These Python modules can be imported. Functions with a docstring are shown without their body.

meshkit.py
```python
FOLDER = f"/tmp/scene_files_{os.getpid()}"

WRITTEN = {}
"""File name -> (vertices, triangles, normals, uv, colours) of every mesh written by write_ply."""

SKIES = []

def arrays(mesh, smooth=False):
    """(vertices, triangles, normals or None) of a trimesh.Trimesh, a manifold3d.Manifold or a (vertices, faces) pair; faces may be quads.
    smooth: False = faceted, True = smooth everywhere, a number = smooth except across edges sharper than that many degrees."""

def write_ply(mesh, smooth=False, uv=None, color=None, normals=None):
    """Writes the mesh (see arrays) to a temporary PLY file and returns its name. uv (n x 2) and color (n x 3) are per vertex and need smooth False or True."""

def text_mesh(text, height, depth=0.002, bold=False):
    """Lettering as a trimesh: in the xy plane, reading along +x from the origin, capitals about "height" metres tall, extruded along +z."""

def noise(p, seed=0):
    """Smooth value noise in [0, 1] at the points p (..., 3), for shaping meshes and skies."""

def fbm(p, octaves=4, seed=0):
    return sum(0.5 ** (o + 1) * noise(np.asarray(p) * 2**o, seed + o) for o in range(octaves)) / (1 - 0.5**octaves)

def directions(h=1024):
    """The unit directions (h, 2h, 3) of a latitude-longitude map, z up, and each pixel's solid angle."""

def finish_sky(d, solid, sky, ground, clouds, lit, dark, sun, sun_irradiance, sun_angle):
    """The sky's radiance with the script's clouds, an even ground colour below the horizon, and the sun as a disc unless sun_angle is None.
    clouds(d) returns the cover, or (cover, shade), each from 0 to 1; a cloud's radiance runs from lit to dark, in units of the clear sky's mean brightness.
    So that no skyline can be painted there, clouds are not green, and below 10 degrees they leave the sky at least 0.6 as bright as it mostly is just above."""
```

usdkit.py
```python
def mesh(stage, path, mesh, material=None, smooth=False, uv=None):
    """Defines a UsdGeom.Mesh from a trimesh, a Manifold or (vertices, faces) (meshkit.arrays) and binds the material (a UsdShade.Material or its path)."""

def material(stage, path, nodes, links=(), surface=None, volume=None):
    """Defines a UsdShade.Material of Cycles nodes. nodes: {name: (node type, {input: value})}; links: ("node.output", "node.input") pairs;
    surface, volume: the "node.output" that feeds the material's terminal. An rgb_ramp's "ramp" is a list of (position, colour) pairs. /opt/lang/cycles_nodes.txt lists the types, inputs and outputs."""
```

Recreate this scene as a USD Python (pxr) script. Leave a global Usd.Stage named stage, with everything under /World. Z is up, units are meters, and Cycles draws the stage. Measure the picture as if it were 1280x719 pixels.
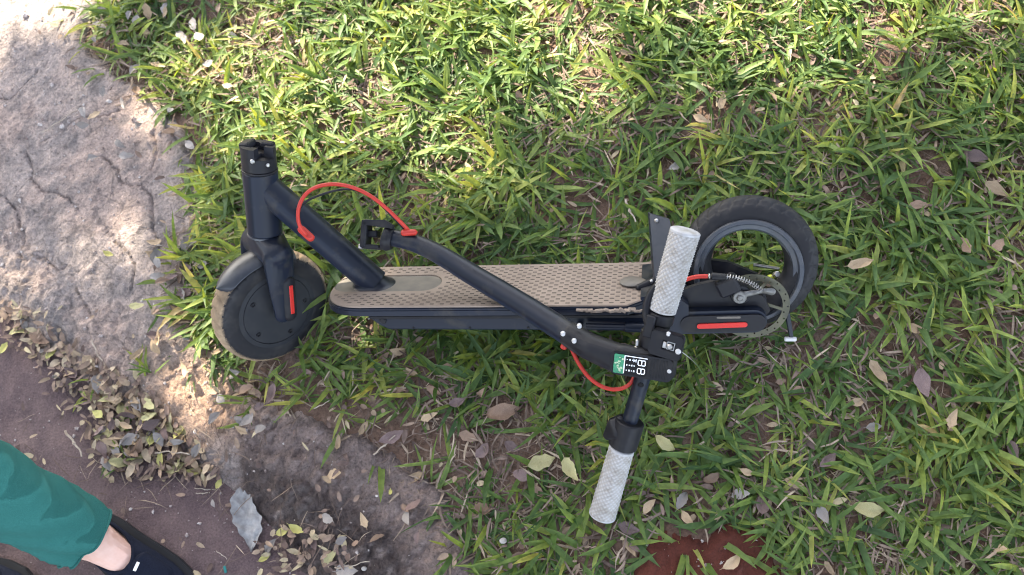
import math
import numpy as np, trimesh, manifold3d as m3, usdkit, meshkit
from shapely.geometry import Polygon, Point, LineString, box as sbox
from shapely import affinity, contains_xy
from scipy.spatial.transform import Rotation as Rn
from scipy.interpolate import CubicSpline
from pxr import Usd, UsdGeom, UsdLux, UsdShade, Gf, Sdf, Vt

stage = Usd.Stage.CreateInMemory()
UsdGeom.SetStageUpAxis(stage, 'Z'); UsdGeom.SetStageMetersPerUnit(stage, 1.0)
WORLD = UsdGeom.Xform.Define(stage, '/World')
UsdGeom.Scope.Define(stage, '/World/Looks')
PI = math.pi

# ------------------------------------------------------------------ camera
CAM = np.array([0, 0, 1.55]); PITCH = math.radians(67); FPX = 967.0
fwd = np.array([0, math.cos(PITCH), -math.sin(PITCH)])
down = np.array([0, -math.sin(PITCH), -math.cos(PITCH)])
CM = np.stack([np.array([1.0, 0, 0]), down, fwd], 1)
cam = UsdGeom.Camera.Define(stage, '/World/camera')
cam.CreateHorizontalApertureAttr(36.0); cam.CreateFocalLengthAttr(36.0 * FPX / 1280)
cam.CreateFStopAttr(3.6); cam.CreateFocusDistanceAttr(1.26)
cam.CreateClippingRangeAttr(Gf.Vec2f(0.02, 1000))
M = np.eye(4); M[0, :3] = CM[:, 0]; M[1, :3] = -CM[:, 1]; M[2, :3] = -CM[:, 2]; M[3, :3] = CAM
cam.AddTransformOp().Set(Gf.Matrix4d(*M.ravel().tolist()))
cam.CreateExposureAttr(3.05)

# ------------------------------------------------------------------ sky and sun
SUN = np.array([-0.52, 0.72, 0.62]); SUN /= np.linalg.norm(SUN)
sky = UsdLux.DomeLight.Define(stage, '/World/sky')
usdkit.material(stage, '/World/Looks/sky', {
    's': ('sky_texture', {'sky_type': 'single_scattering', 'sun_disc': False, 'aerosol_density': 2.5, 'sun_elevation': math.asin(SUN[2]), 'sun_rotation': math.atan2(SUN[0], SUN[1])}),
    'h': ('hsv', {'hue': 0.5, 'saturation': 0.55, 'value': 1.0, 'fac': 1.0}),
    'b': ('background_shader', {'strength': 0.095})}, [('s.color', 'h.color'), ('h.color', 'b.color')], surface='b.background')
UsdShade.MaterialBindingAPI.Apply(sky.GetPrim()).Bind(UsdShade.Material.Get(stage, '/World/Looks/sky'))
sky.GetPrim().SetCustomDataByKey('kind', 'structure'); sky.GetPrim().SetCustomDataByKey('label', 'clear daylight sky over the lawn'); sky.GetPrim().SetCustomDataByKey('category', 'sky')
sun = UsdLux.DistantLight.Define(stage, '/World/sun')
sun.CreateNormalizeAttr(True); sun.CreateIntensityAttr(1.25); sun.CreateAngleAttr(0.53); sun.CreateColorAttr(Gf.Vec3f(1, 0.88, 0.68))
zx = np.cross([0, 0, 1.0], SUN); zx /= np.linalg.norm(zx); zy = np.cross(SUN, zx)
L4 = np.eye(4); L4[0, :3] = zx; L4[1, :3] = zy; L4[2, :3] = SUN
sun.AddTransformOp().Set(Gf.Matrix4d(*L4.ravel().tolist()))

# ------------------------------------------------------------------ helpers
used = {}
def numbered(parent, name):
    k = (parent, name); n = used.get(k, 0); used[k] = n + 1
    return name if n == 0 else '%s_%03d' % (name, n)
def path_of(name, parent=None):
    pp = '/World' if parent is None else str(parent.GetPath())
    return pp + '/' + numbered(pp, name)
def tag(p, label=None, cat=None, group=None, kind=None):
    for k, v in (('label', label), ('category', cat), ('group', group), ('kind', kind)):
        if v: p.SetCustomDataByKey(k, v)
    return p
def thing(name, label, cat, loc=(0, 0, 0), R=None, group=None):
    x = UsdGeom.Xform.Define(stage, path_of(name))
    m = np.eye(4)
    if R is not None: m[:3, :3] = np.asarray(R).T
    m[3, :3] = loc
    x.AddTransformOp().Set(Gf.Matrix4d(*m.ravel().tolist()))
    return tag(x.GetPrim(), label, cat, group)
def obj(name, mesh, mat, parent=None, smooth=35, label=None, off=None, uv=None):
    v, f, n = meshkit.arrays(mesh, False)
    if off is not None: v = v - np.asarray(off)
    p = usdkit.mesh(stage, path_of(name, parent), (v, f), LOOK[mat], smooth=smooth, uv=uv).GetPrim()
    return tag(p, label)

cat_ = trimesh.util.concatenate
def tm(m):
    v, f, _ = meshkit.arrays(m, False); return trimesh.Trimesh(v, f, process=False)
def hull_pts(p): return tm(m3.Manifold.hull_points(np.asarray(p, float)))
def ball(c, r, n=16, s=(1, 1, 1)):
    return m3.Manifold.sphere(1.0, n).scale([r * s[0], r * s[1], r * s[2]]).translate(list(map(float, c)))
def capsule(a, b, ra, rb, n=16): return m3.Manifold.batch_hull([ball(a, ra, n), ball(b, rb, n)])
def cbox(size, c=(0, 0, 0), ch=0.002, R=None):
    s = np.asarray(size) / 2; pts = []
    for sx in (-1, 1):
        for sy in (-1, 1):
            for sz in (-1, 1):
                for k in range(3):
                    q = s - ch; q = np.array(q); q[k] = s[k]; pts.append(q * [sx, sy, sz])
    pts = np.array(pts)
    if R is not None: pts = pts @ np.asarray(R).T
    return hull_pts(pts + np.asarray(c))
def frame(t):
    t = t / np.linalg.norm(t); a = np.cross(t, [0, 0, 1.0] if abs(t[2]) < 0.9 else [1.0, 0, 0]); a /= np.linalg.norm(a)
    return a, np.cross(t, a)
def tube(P, r, sides=20, cap=True):
    P = np.asarray(P, float); n = len(P); r = np.broadcast_to(r, n)
    T = np.gradient(P, axis=0); T /= np.linalg.norm(T, axis=1, keepdims=True)
    a, b = frame(T[0]); V = []; an = np.arange(sides) * 2 * PI / sides
    for i in range(n):
        a = a - T[i] * (a @ T[i]); a /= np.linalg.norm(a); b = np.cross(T[i], a)
        V.append(P[i] + r[i] * (np.cos(an)[:, None] * a + np.sin(an)[:, None] * b))
    V = np.vstack(V); F = []
    for i in range(n - 1):
        for j in range(sides):
            k = (j + 1) % sides
            F += [[i * sides + j, i * sides + k, (i + 1) * sides + k], [i * sides + j, (i + 1) * sides + k, (i + 1) * sides + j]]
    if cap:
        c0 = len(V); V = np.vstack([V, P[:1], P[-1:]])
        for j in range(sides):
            k = (j + 1) % sides
            F += [[c0, k, j], [c0 + 1, (n - 1) * sides + j, (n - 1) * sides + k]]
    return trimesh.Trimesh(V, F, process=False)
def spline(P, n=40):
    P = np.asarray(P, float); s = np.r_[0, np.cumsum(np.linalg.norm(np.diff(P, axis=0), axis=1))]
    return CubicSpline(s, P)(np.linspace(0, s[-1], n))
def cyl(a, b, r, r2=None, ch=0.0015, sides=24):
    a, b = np.asarray(a, float), np.asarray(b, float); r2 = r if r2 is None else r2
    t = (b - a) / np.linalg.norm(b - a); x, y = frame(t); an = np.arange(sides) * 2 * PI / sides
    ring = np.cos(an)[:, None] * x + np.sin(an)[:, None] * y
    return hull_pts(np.vstack([a + ring * (r - ch), a + t * ch + ring * r, b - t * ch + ring * r2, b + ring * (r2 - ch)]))
def lathe(prof, n=96, close=False):
    """prof: (radius, y) pairs, turned about the local y axis."""
    prof = np.asarray(prof, float); k = len(prof); an = np.arange(n) * 2 * PI / n
    V = np.stack([np.outer(np.cos(an), prof[:, 0]), np.tile(prof[:, 1], (n, 1)), np.outer(np.sin(an), prof[:, 0])], -1).reshape(-1, 3)
    F = []
    for i in range(n):
        for j in range(k if close else k - 1):
            a, b, c, d = i * k + j, ((i + 1) % n) * k + j, ((i + 1) % n) * k + (j + 1) % k, i * k + (j + 1) % k
            F += [[a, b, c], [a, c, d]]
    m = trimesh.Trimesh(V, F, process=False)
    return m
def slab(poly, z0, z1, ch=0.0):
    """polygon in xy, extruded from z0 to z1 with an optional chamfer at the top."""
    out = []
    for g in getattr(poly, 'geoms', [poly]):
        if ch:
            cs = m3.CrossSection([np.array(g.exterior.coords)[:-1]] + [np.array(i.coords)[:-1] for i in g.interiors], m3.FillRule.EvenOdd)
            steps = [m3.Manifold.extrude(cs, z1 - z0 - ch).translate([0, 0, z0])]
            for q in (0.4, 1.0):
                steps.append(m3.Manifold.extrude(cs.offset(-ch * q, m3.JoinType.Round), z1 - z0 - ch * (1 - q ** 0.5) * 0.6 - (0.0 if q == 0.4 else -0.0)).translate([0, 0, z0]) if q < 1 else m3.Manifold.extrude(cs.offset(-ch, m3.JoinType.Round), z1 - z0).translate([0, 0, z0]))
            out.append(tm(m3.Manifold.batch_boolean(steps, m3.OpType.Add)))
        else:
            e = trimesh.creation.extrude_polygon(g, z1 - z0, engine='earcut'); e.apply_translation([0, 0, z0]); out.append(e)
    return cat_(out)
def plate(poly_xz, y0, y1):
    """polygon given in (x, z), extruded along y."""
    e = trimesh.creation.extrude_polygon(poly_xz, y1 - y0, engine='earcut'); v = e.vertices
    return trimesh.Trimesh(np.stack([v[:, 0], y0 + v[:, 2], v[:, 1]], 1), e.faces[:, ::-1], process=False)
def xf(mesh, R=None, t=(0, 0, 0)):
    mesh = tm(mesh); v = mesh.vertices
    if R is not None: v = v @ np.asarray(R).T
    return trimesh.Trimesh(v + np.asarray(t), mesh.faces, process=False)
def smoothed(man, L=0.006, it=12):
    m = man.refine_to_length(L); t = tm(m); t = trimesh.Trimesh(t.vertices, t.faces, process=True)
    trimesh.smoothing.filter_taubin(t, iterations=it); return t
def fbm(p, s=1.0, o=4, seed=0): return meshkit.fbm(np.asarray(p) * s + 100.0, o, seed)
def fbm2(x, y, s=1.0, o=4, seed=0): return fbm(np.stack([x, y, np.zeros_like(x)], -1), s, o, seed)

def ray(px, py): return CM @ np.array([(px - 640) / FPX, (py - 359.5) / FPX, 1.0])
def at(px, py, d): return CAM + ray(px, py) * d

# ------------------------------------------------------------------ materials
LOOK = {}
def mat(name, base, rough=0.5, spec=0.5, metal=0.0, noise=None, scale=40.0, lo=0.35, hi=0.65, bump=0.0, bump_scale=200.0, rough2=None, coat=0.0, detail=6, extra=None):
    n = {'p': ('principled_bsdf', {'base_color': base, 'roughness': rough, 'metallic': metal, 'specular_ior_level': spec, **({'coat_weight': coat} if coat else {})}), 'g': ('texture_coordinate', {})}
    l = []
    if noise is not None:
        n['n'] = ('noise_texture', {'scale': scale, 'detail': detail, 'roughness': 0.62}); n['r'] = ('rgb_ramp', {'ramp': [(0, base), (lo, base), (hi, noise), (1, noise)]})
        l += [('g.object', 'n.vector'), ('n.fac', 'r.fac'), ('r.color', 'p.base_color')]
        if rough2 is not None:
            n['mr'] = ('map_range', {'from_min': lo, 'from_max': hi, 'to_min': rough, 'to_max': rough2, 'clamp': True}); l += [('n.fac', 'mr.value'), ('mr.result', 'p.roughness')]
    if bump:
        n['bn'] = ('noise_texture', {'scale': bump_scale, 'detail': 4.0}); n['b'] = ('bump', {'strength': bump, 'distance': 0.002})
        l += [('g.object', 'bn.vector'), ('bn.fac', 'b.height'), ('b.normal', 'p.normal')]
    LOOK[name] = usdkit.material(stage, '/World/Looks/' + name, n, l, surface='p.BSDF')

mat('black_paint', (0.005, 0.007, 0.013), 0.34, 0.22, noise=(0.028, 0.026, 0.024), scale=22, lo=0.54, hi=0.74, rough2=0.5, bump=0.06, bump_scale=900)
mat('black_plastic', (0.006, 0.006, 0.008), 0.42, 0.20, noise=(0.022, 0.021, 0.02), scale=35, lo=0.5, hi=0.82, rough2=0.65, bump=0.1, bump_scale=700)
mat('fender_plastic', (0.008, 0.010, 0.015), 0.33, 0.45, noise=(0.016, 0.017, 0.021), scale=30, lo=0.45, hi=0.8, rough2=0.5)
mat('hub_plastic', (0.009, 0.010, 0.013), 0.5, 0.3, noise=(0.018, 0.018, 0.02), scale=40, lo=0.45, hi=0.8, bump=0.1, bump_scale=500)
mat('rubber', (0.008, 0.008, 0.010), 0.6, 0.24, noise=(0.028, 0.026, 0.025), scale=30, lo=0.48, hi=0.8, bump=0.15, bump_scale=600)
mat('dusty_rubber', (0.13, 0.093, 0.060), 0.85, 0.2, noise=(0.27, 0.195, 0.125), scale=28, lo=0.3, hi=0.7, bump=0.2, bump_scale=500)
mat('mat_rubber', (0.135, 0.105, 0.084), 0.75, 0.3, noise=(0.195, 0.155, 0.125), scale=14, lo=0.3, hi=0.75, bump=0.12, bump_scale=500)
mat('mat_mark', (0.07, 0.057, 0.048), 0.8, 0.2)
mat('dusty_plate', (0.05, 0.046, 0.042), 0.55, 0.4, noise=(0.13, 0.11, 0.09), scale=16, lo=0.35, hi=0.75)
mat('red_plastic', (0.30, 0.020, 0.012), 0.45, 0.3, noise=(0.30, 0.022, 0.015), scale=60)
mat('red_reflector', (0.38, 0.012, 0.008), 0.35, 0.4, bump=0.3, bump_scale=1500)
mat('steel', (0.36, 0.35, 0.34), 0.34, 0.5, metal=1.0, noise=(0.20, 0.185, 0.16), scale=160, lo=0.4, hi=0.75)
mat('disc_steel', (0.055, 0.055, 0.042), 0.42, 0.5, metal=0.85, noise=(0.085, 0.08, 0.055), scale=50, lo=0.35, hi=0.7)
mat('dull_alloy', (0.16, 0.16, 0.155), 0.45, 0.4, metal=0.8, noise=(0.09, 0.085, 0.08), scale=140)
mat('silver_paint', (0.33, 0.33, 0.33), 0.4, 0.5)
mat('rim_paint', (0.022, 0.026, 0.034), 0.38, 0.6, noise=(0.06, 0.06, 0.06), scale=40, lo=0.45, hi=0.8, rough2=0.6)
LOOK['grip_rubber'] = usdkit.material(stage, '/World/Looks/grip_rubber', {'a': ('attribute', {'attribute': 'tone'}), 'g': ('texture_coordinate', {}), 'n': ('noise_texture', {'scale': 60.0, 'detail': 6.0}), 'r': ('rgb_ramp', {'ramp': [(0.3, (0.72, 0.68, 0.62)), (0.55, (1, 1, 1)), (1, (1.05, 1.05, 1.05))]}),
    'm': ('mix', {'mix_type': 'multiply', 'fac': 1.0}), 'p': ('principled_bsdf', {'roughness': 0.65, 'specular_ior_level': 0.25})}, [('g.object', 'n.vector'), ('n.fac', 'r.fac'), ('a.color', 'm.color1'), ('r.color', 'm.color2'), ('m.color', 'p.base_color')], surface='p.BSDF')
mat('screen_black', (0.004, 0.004, 0.005), 0.45, 0.15)
mat('board_green', (0.012, 0.11, 0.055), 0.4, 0.5, noise=(0.02, 0.2, 0.09), scale=260, lo=0.35, hi=0.6)
mat('board_copper', (0.35, 0.42, 0.28), 0.4, 0.5)
mat('segment_white', (0.78, 0.8, 0.82), 0.4, 0.4)
mat('trousers', (0.012, 0.078, 0.068), 0.85, 0.2, noise=(0.024, 0.118, 0.104), scale=700, lo=0.35, hi=0.65, bump=0.6, bump_scale=1100)
mat('skin', (0.52, 0.31, 0.24), 0.5, 0.4, noise=(0.57, 0.37, 0.30), scale=60, lo=0.3, hi=0.7, bump=0.15, bump_scale=700)
mat('shoe_fabric', (0.006, 0.008, 0.016), 0.9, 0.15, noise=(0.012, 0.015, 0.028), scale=500, bump=0.6, bump_scale=1400)
mat('shoe_sole', (0.007, 0.0075, 0.010), 0.7, 0.3)
mat('white_label', (0.8, 0.8, 0.78), 0.5, 0.3)
mat('shirt', (0.5, 0.5, 0.48), 0.8, 0.2, bump=0.2, bump_scale=600)
mat('hair', (0.02, 0.014, 0.01), 0.5, 0.4)
mat('bark', (0.12, 0.09, 0.07), 0.9, 0.2, noise=(0.2, 0.16, 0.12), scale=9, bump=0.6, bump_scale=30)
mat('twig', (0.23, 0.18, 0.14), 0.85, 0.2, noise=(0.38, 0.33, 0.27), scale=60)
mat('berry', (0.42, 0.5, 0.03), 0.35, 0.5, noise=(0.5, 0.52, 0.06), scale=80)
mat('iris', (0.03, 0.02, 0.015), 0.2); mat('lip', (0.4, 0.16, 0.14), 0.5)

def ground_mat(name, cols, scale, fine, fine_scale, bump, rough=0.9, attr=True, bdist=0.004, cracks=False):
    """colour ramp of noise, multiplied by fine grain; attr: per-vertex own colour of the stuff."""
    n = {'g': ('geometry', {}), 'n': ('noise_texture', {'scale': scale, 'detail': 8.0, 'roughness': 0.65}), 'r': ('rgb_ramp', {'ramp': cols}),
         'f': ('noise_texture', {'scale': fine_scale, 'detail': 6.0, 'roughness': 0.7}), 'fr': ('rgb_ramp', {'ramp': fine}),
         'm': ('mix', {'mix_type': 'multiply', 'fac': 1.0}), 'b': ('bump', {'strength': bump, 'distance': bdist}),
         'p': ('principled_bsdf', {'roughness': rough, 'specular_ior_level': 0.25})}
    l = [('g.position', 'n.vector'), ('g.position', 'f.vector'), ('n.fac', 'r.fac'), ('f.fac', 'fr.fac'), ('r.color', 'm.color1'), ('fr.color', 'm.color2'),
         ('f.fac', 'b.height'), ('b.normal', 'p.normal')]
    if attr:
        if cracks:   # hairline cracks filled with dark dirt
            n.update({'wn': ('noise_texture', {'scale': 9.0, 'detail': 5.0}), 'wv': ('vector_math', {'math_type': 'scale', 'scale': 0.16}), 'wa': ('vector_math', {'math_type': 'add'}), 'vo': ('voronoi_texture', {'feature': 'distance_to_edge', 'scale': 11.0}),
                      'vr': ('rgb_ramp', {'ramp': [(0, (1, 1, 1)), (0.012, (1, 1, 1)), (0.045, (0, 0, 0)), (1, (0, 0, 0))]}), 'mk': ('noise_texture', {'scale': 5.0, 'detail': 3.0}), 'mkr': ('rgb_ramp', {'ramp': [(0.47, (0, 0, 0)), (0.60, (0.5, 0.5, 0.5))]}),
                      'cm': ('mix', {'mix_type': 'multiply', 'fac': 1.0}), 'cx': ('mix', {'color2': (0.10, 0.085, 0.08)})})
            l += [('g.position', 'wn.vector'), ('wn.color', 'wv.vector1'), ('g.position', 'wa.vector1'), ('wv.vector', 'wa.vector2'), ('wa.vector', 'vo.vector'), ('vo.distance', 'vr.fac'), ('g.position', 'mk.vector'), ('mk.fac', 'mkr.fac'), ('vr.color', 'cm.color1'), ('mkr.color', 'cm.color2'), ('cm.color', 'cx.fac'), ('m2.color', 'cx.color1')]
        n['a'] = ('attribute', {'attribute': 'tone'}); n['m2'] = ('mix', {'mix_type': 'multiply', 'fac': 1.0})
        l += [('a.color', 'm2.color1'), ('m.color', 'm2.color2'), ('cx.color' if cracks else 'm2.color', 'p.base_color')]
    else: l += [('m.color', 'p.base_color')]
    LOOK[name] = usdkit.material(stage, '/World/Looks/' + name, n, l, surface='p.BSDF')
ground_mat('path', [(0.25, (0.066, 0.046, 0.050)), (0.45, (0.098, 0.069, 0.071)), (0.6, (0.125, 0.089, 0.087)), (0.75, (0.165, 0.119, 0.112))], 11, [(0.3, (0.55, 0.53, 0.55)), (0.52, (0.95, 0.93, 0.93)), (0.66, (1.25, 1.2, 1.18)), (0.8, (1.9, 1.85, 1.8))], 260, 0.9, attr=False)
ground_mat('bank', [(0.3, (0.55, 0.53, 0.53)), (0.42, (0.82, 0.80, 0.80)), (0.55, (1.05, 1.02, 1.0)), (0.7, (1.3, 1.22, 1.16))], 34, [(0.3, (0.30, 0.28, 0.28)), (0.43, (0.82, 0.81, 0.80)), (0.55, (1.02, 1.0, 1.0)), (0.68, (1.35, 1.31, 1.28)), (0.8, (1.7, 1.65, 1.6))], 190, 1.0, bdist=0.012, cracks=True)
ground_mat('soil', [(0.3, (0.075, 0.045, 0.032)), (0.5, (0.12, 0.075, 0.055)), (0.7, (0.17, 0.12, 0.095))], 16, [(0.3, (0.45, 0.42, 0.4)), (0.5, (0.95, 0.95, 0.95)), (0.75, (1.4, 1.35, 1.3))], 170, 1.0, attr=False)
ground_mat('red_earth', [(0.3, (0.055, 0.015, 0.010)), (0.5, (0.075, 0.020, 0.013)), (0.75, (0.105, 0.030, 0.019))], 14, [(0.3, (0.6, 0.58, 0.56)), (0.5, (0.97, 0.97, 0.97)), (0.8, (1.35, 1.3, 1.3))], 300, 0.9, attr=False)

def leafy(name, ramp, rough=0.55, trans=0.35, patch=None, spec=0.35, vein=0.0):
    """thin leaf: colour from random per blade; light passes through a bit."""
    n = {'g': ('geometry', {}), 'rn': ('attribute', {'attribute': 'rnd'}), 'r': ('rgb_ramp', {'ramp': ramp}), 'p': ('principled_bsdf', {'roughness': rough, 'specular_ior_level': spec}),
         't': ('translucent_bsdf', {}), 'mx': ('mix_closure', {'fac': trans}), 'n': ('noise_texture', {'scale': 90.0, 'detail': 4.0}), 'nr': ('rgb_ramp', {'ramp': [(0.3, (0.72, 0.72, 0.68)), (0.7, (1.25, 1.22, 1.2))]}),
         'm': ('mix', {'mix_type': 'multiply', 'fac': 1.0}), 'gm': ('mix', {'mix_type': 'multiply', 'fac': 1.0, 'color2': (2.7, 2.1, 0.5) if trans > 0.3 else (1.1, 1.0, 0.8)})}
    l = [('rn.fac', 'r.fac'), ('g.position', 'n.vector'), ('n.fac', 'nr.fac'), ('r.color', 'm.color1'), ('nr.color', 'm.color2'),
         ('m.color', 'p.base_color'), ('m.color', 'gm.color1'), ('gm.color', 't.color'), ('p.BSDF', 'mx.closure1'), ('t.BSDF', 'mx.closure2')]
    LOOK[name] = usdkit.material(stage, '/World/Looks/' + name, n, l, surface='mx.closure')
leafy('grass', [(0, (0.028, 0.066, 0.022)), (0.25, (0.050, 0.098, 0.032)), (0.52, (0.090, 0.148, 0.042)), (0.76, (0.152, 0.208, 0.055)), (0.89, (0.24, 0.26, 0.075)), (0.94, (0.30, 0.26, 0.13)), (1, (0.2, 0.15, 0.11))], 0.55, 0.42, spec=0.3)
leafy('dry_grass', [(0, (0.075, 0.052, 0.044)), (0.4, (0.13, 0.095, 0.08)), (0.75, (0.20, 0.155, 0.125)), (0.93, (0.28, 0.22, 0.17)), (1, (0.40, 0.33, 0.25))], 0.8, 0.15, spec=0.2)
leafy('fragment', [(0, (0.08, 0.055, 0.05)), (0.4, (0.17, 0.12, 0.10)), (0.75, (0.26, 0.19, 0.14)), (1, (0.36, 0.31, 0.2))], 0.75, 0.1, spec=0.25)
leafy('pale_leaf', [(0, (0.11, 0.075, 0.06)), (0.35, (0.19, 0.135, 0.10)), (0.6, (0.29, 0.22, 0.155)), (0.82, (0.38, 0.31, 0.225)), (1, (0.17, 0.11, 0.10))], 0.65, 0.12, spec=0.3)
leafy('crown_leaf', [(0, (0.035, 0.07, 0.018)), (0.6, (0.05, 0.10, 0.022)), (1, (0.09, 0.14, 0.03))], 0.45, 0.2)
def dead_leaf(name, a, b, c):
    n = {'g': ('texture_coordinate', {}), 'oi': ('object_info', {}), 'n': ('noise_texture', {'scale': 55.0, 'detail': 6.0, 'roughness': 0.65}), 'r': ('rgb_ramp', {'ramp': [(0.25, a), (0.5, b), (0.72, c)]}),
         'h': ('hsv', {'hue': 0.5, 'saturation': 1.0, 'fac': 1.0}), 'mr': ('map_range', {'to_min': 0.62, 'to_max': 1.25}), 'w': ('wave_texture', {'scale': 60.0, 'distortion': 1.5, 'bands_direction': 'diagonal'}),
         'b': ('bump', {'strength': 0.25, 'distance': 0.001}), 'p': ('principled_bsdf', {'roughness': 0.6, 'specular_ior_level': 0.35}), 't': ('translucent_bsdf', {}), 'mx': ('mix_closure', {'fac': 0.12})}
    l = [('g.object', 'n.vector'), ('g.object', 'w.vector'), ('n.fac', 'r.fac'), ('r.color', 'h.color'), ('oi.random', 'mr.value'), ('mr.result', 'h.value'), ('h.color', 'p.base_color'), ('h.color', 't.color'),
         ('w.fac', 'b.height'), ('b.normal', 'p.normal'), ('p.BSDF', 'mx.closure1'), ('t.BSDF', 'mx.closure2')]
    LOOK[name] = usdkit.material(stage, '/World/Looks/' + name, n, l, surface='mx.closure')
dead_leaf('leaf_tan', (0.23, 0.155, 0.09), (0.33, 0.24, 0.15), (0.40, 0.31, 0.21))
dead_leaf('leaf_olive', (0.27, 0.24, 0.10), (0.36, 0.33, 0.16), (0.45, 0.41, 0.24))
dead_leaf('leaf_purple', (0.085, 0.055, 0.055), (0.14, 0.095, 0.09), (0.2, 0.15, 0.14))
dead_leaf('leaf_brown', (0.15, 0.09, 0.06), (0.22, 0.145, 0.10), (0.3, 0.21, 0.16))
dead_leaf('leaf_grey', (0.17, 0.15, 0.14), (0.24, 0.215, 0.20), (0.31, 0.28, 0.255))
dead_leaf('leaf_yellow', (0.34, 0.31, 0.09), (0.44, 0.41, 0.13), (0.47, 0.43, 0.2))

# ------------------------------------------------------------------ terrain
def flat_pt(px, py, z):
    r = ray(px, py); return (CAM + r * ((z - CAM[2]) / r[2]))[:2]
EDGE_PX = [(-420, 120), (-150, 290), (0, 374), (40, 402), (85, 440), (125, 478), (165, 500), (205, 530), (240, 562), (285, 590), (325, 625), (370, 680), (405, 725), (450, 800), (640, 1100)]
EDGE = np.array([flat_pt(x, y, 0.01) for x, y in EDGE_PX])
e0 = EDGE[0] + (EDGE[0] - EDGE[1]) / np.linalg.norm(EDGE[0] - EDGE[1]) * 40; e1 = EDGE[-1] + (EDGE[-1] - EDGE[-2]) / np.linalg.norm(EDGE[-1] - EDGE[-2]) * 40
EDGE = np.vstack([e0, EDGE, e1])
def edge_dist(x, y):
    """signed distance from the foot of the bank, positive up on the lawn side."""
    p = np.stack([np.ravel(x), np.ravel(y)], -1); best = np.full(len(p), 1e9); sg = np.ones(len(p))
    for a, b in zip(EDGE[:-1], EDGE[1:]):
        d = b - a; t = np.clip(((p - a) @ d) / (d @ d), 0, 1); q = p - (a + t[:, None] * d); dd = np.hypot(q[:, 0], q[:, 1])
        s = d[0] * (p[:, 1] - a[1]) - d[1] * (p[:, 0] - a[0]); m = dd < best - 1e-9
        best[m] = dd[m]; sg[m] = np.sign(s[m])
    return (best * sg).reshape(np.shape(x))
def lawn_plane(x, y):
    xx = 1.6 * np.tanh((x + 0.44) / 1.6); yy = 1.2 * np.tanh((y - 0.5) / 1.2)
    return 0.128 + 0.195 * xx + 0.16 * yy + 0.03 * np.exp(-((x - 0.25) ** 2 + (y - 0.12) ** 2) / 0.06) + 0.03 * np.exp(-((x - 0.40) ** 2 + (y - 0.46) ** 2) / 0.02)
def sstep(a, b, x):
    t = np.clip((x - a) / (b - a), 0, 1); return t * t * (3 - 2 * t)
def shoulder(x, y):
    s = edge_dist(x, y)
    w = 0.10 + 0.10 * sstep(-0.45, 0.0, x)
    lp = np.maximum(lawn_plane(x, y), 0.045)
    return s, lp, 0.6 * sstep(-0.01, w * 0.55, s) + 0.4 * sstep(0.0, w * 2.2, s)
def lawn_base(x, y):
    s, lp, k = shoulder(x, y)
    return lp * k
def lawn(x, y):
    return lawn_base(x, y) + 0.010 * (fbm2(x, y, 9, 3, 5) - 0.5) + 0.006 * (fbm2(x, y, 40, 2, 8) - 0.5)
def G(px, py, f=None):
    """the point of the ground seen at this pixel."""
    f = f or lawn; r = ray(px, py); z = 0.1
    for _ in range(14):
        p = CAM + r * ((z - CAM[2]) / r[2]); z = float(f(np.array([p[0]]), np.array([p[1]]))[0])
    return CAM + r * ((z - CAM[2]) / r[2])
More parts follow.
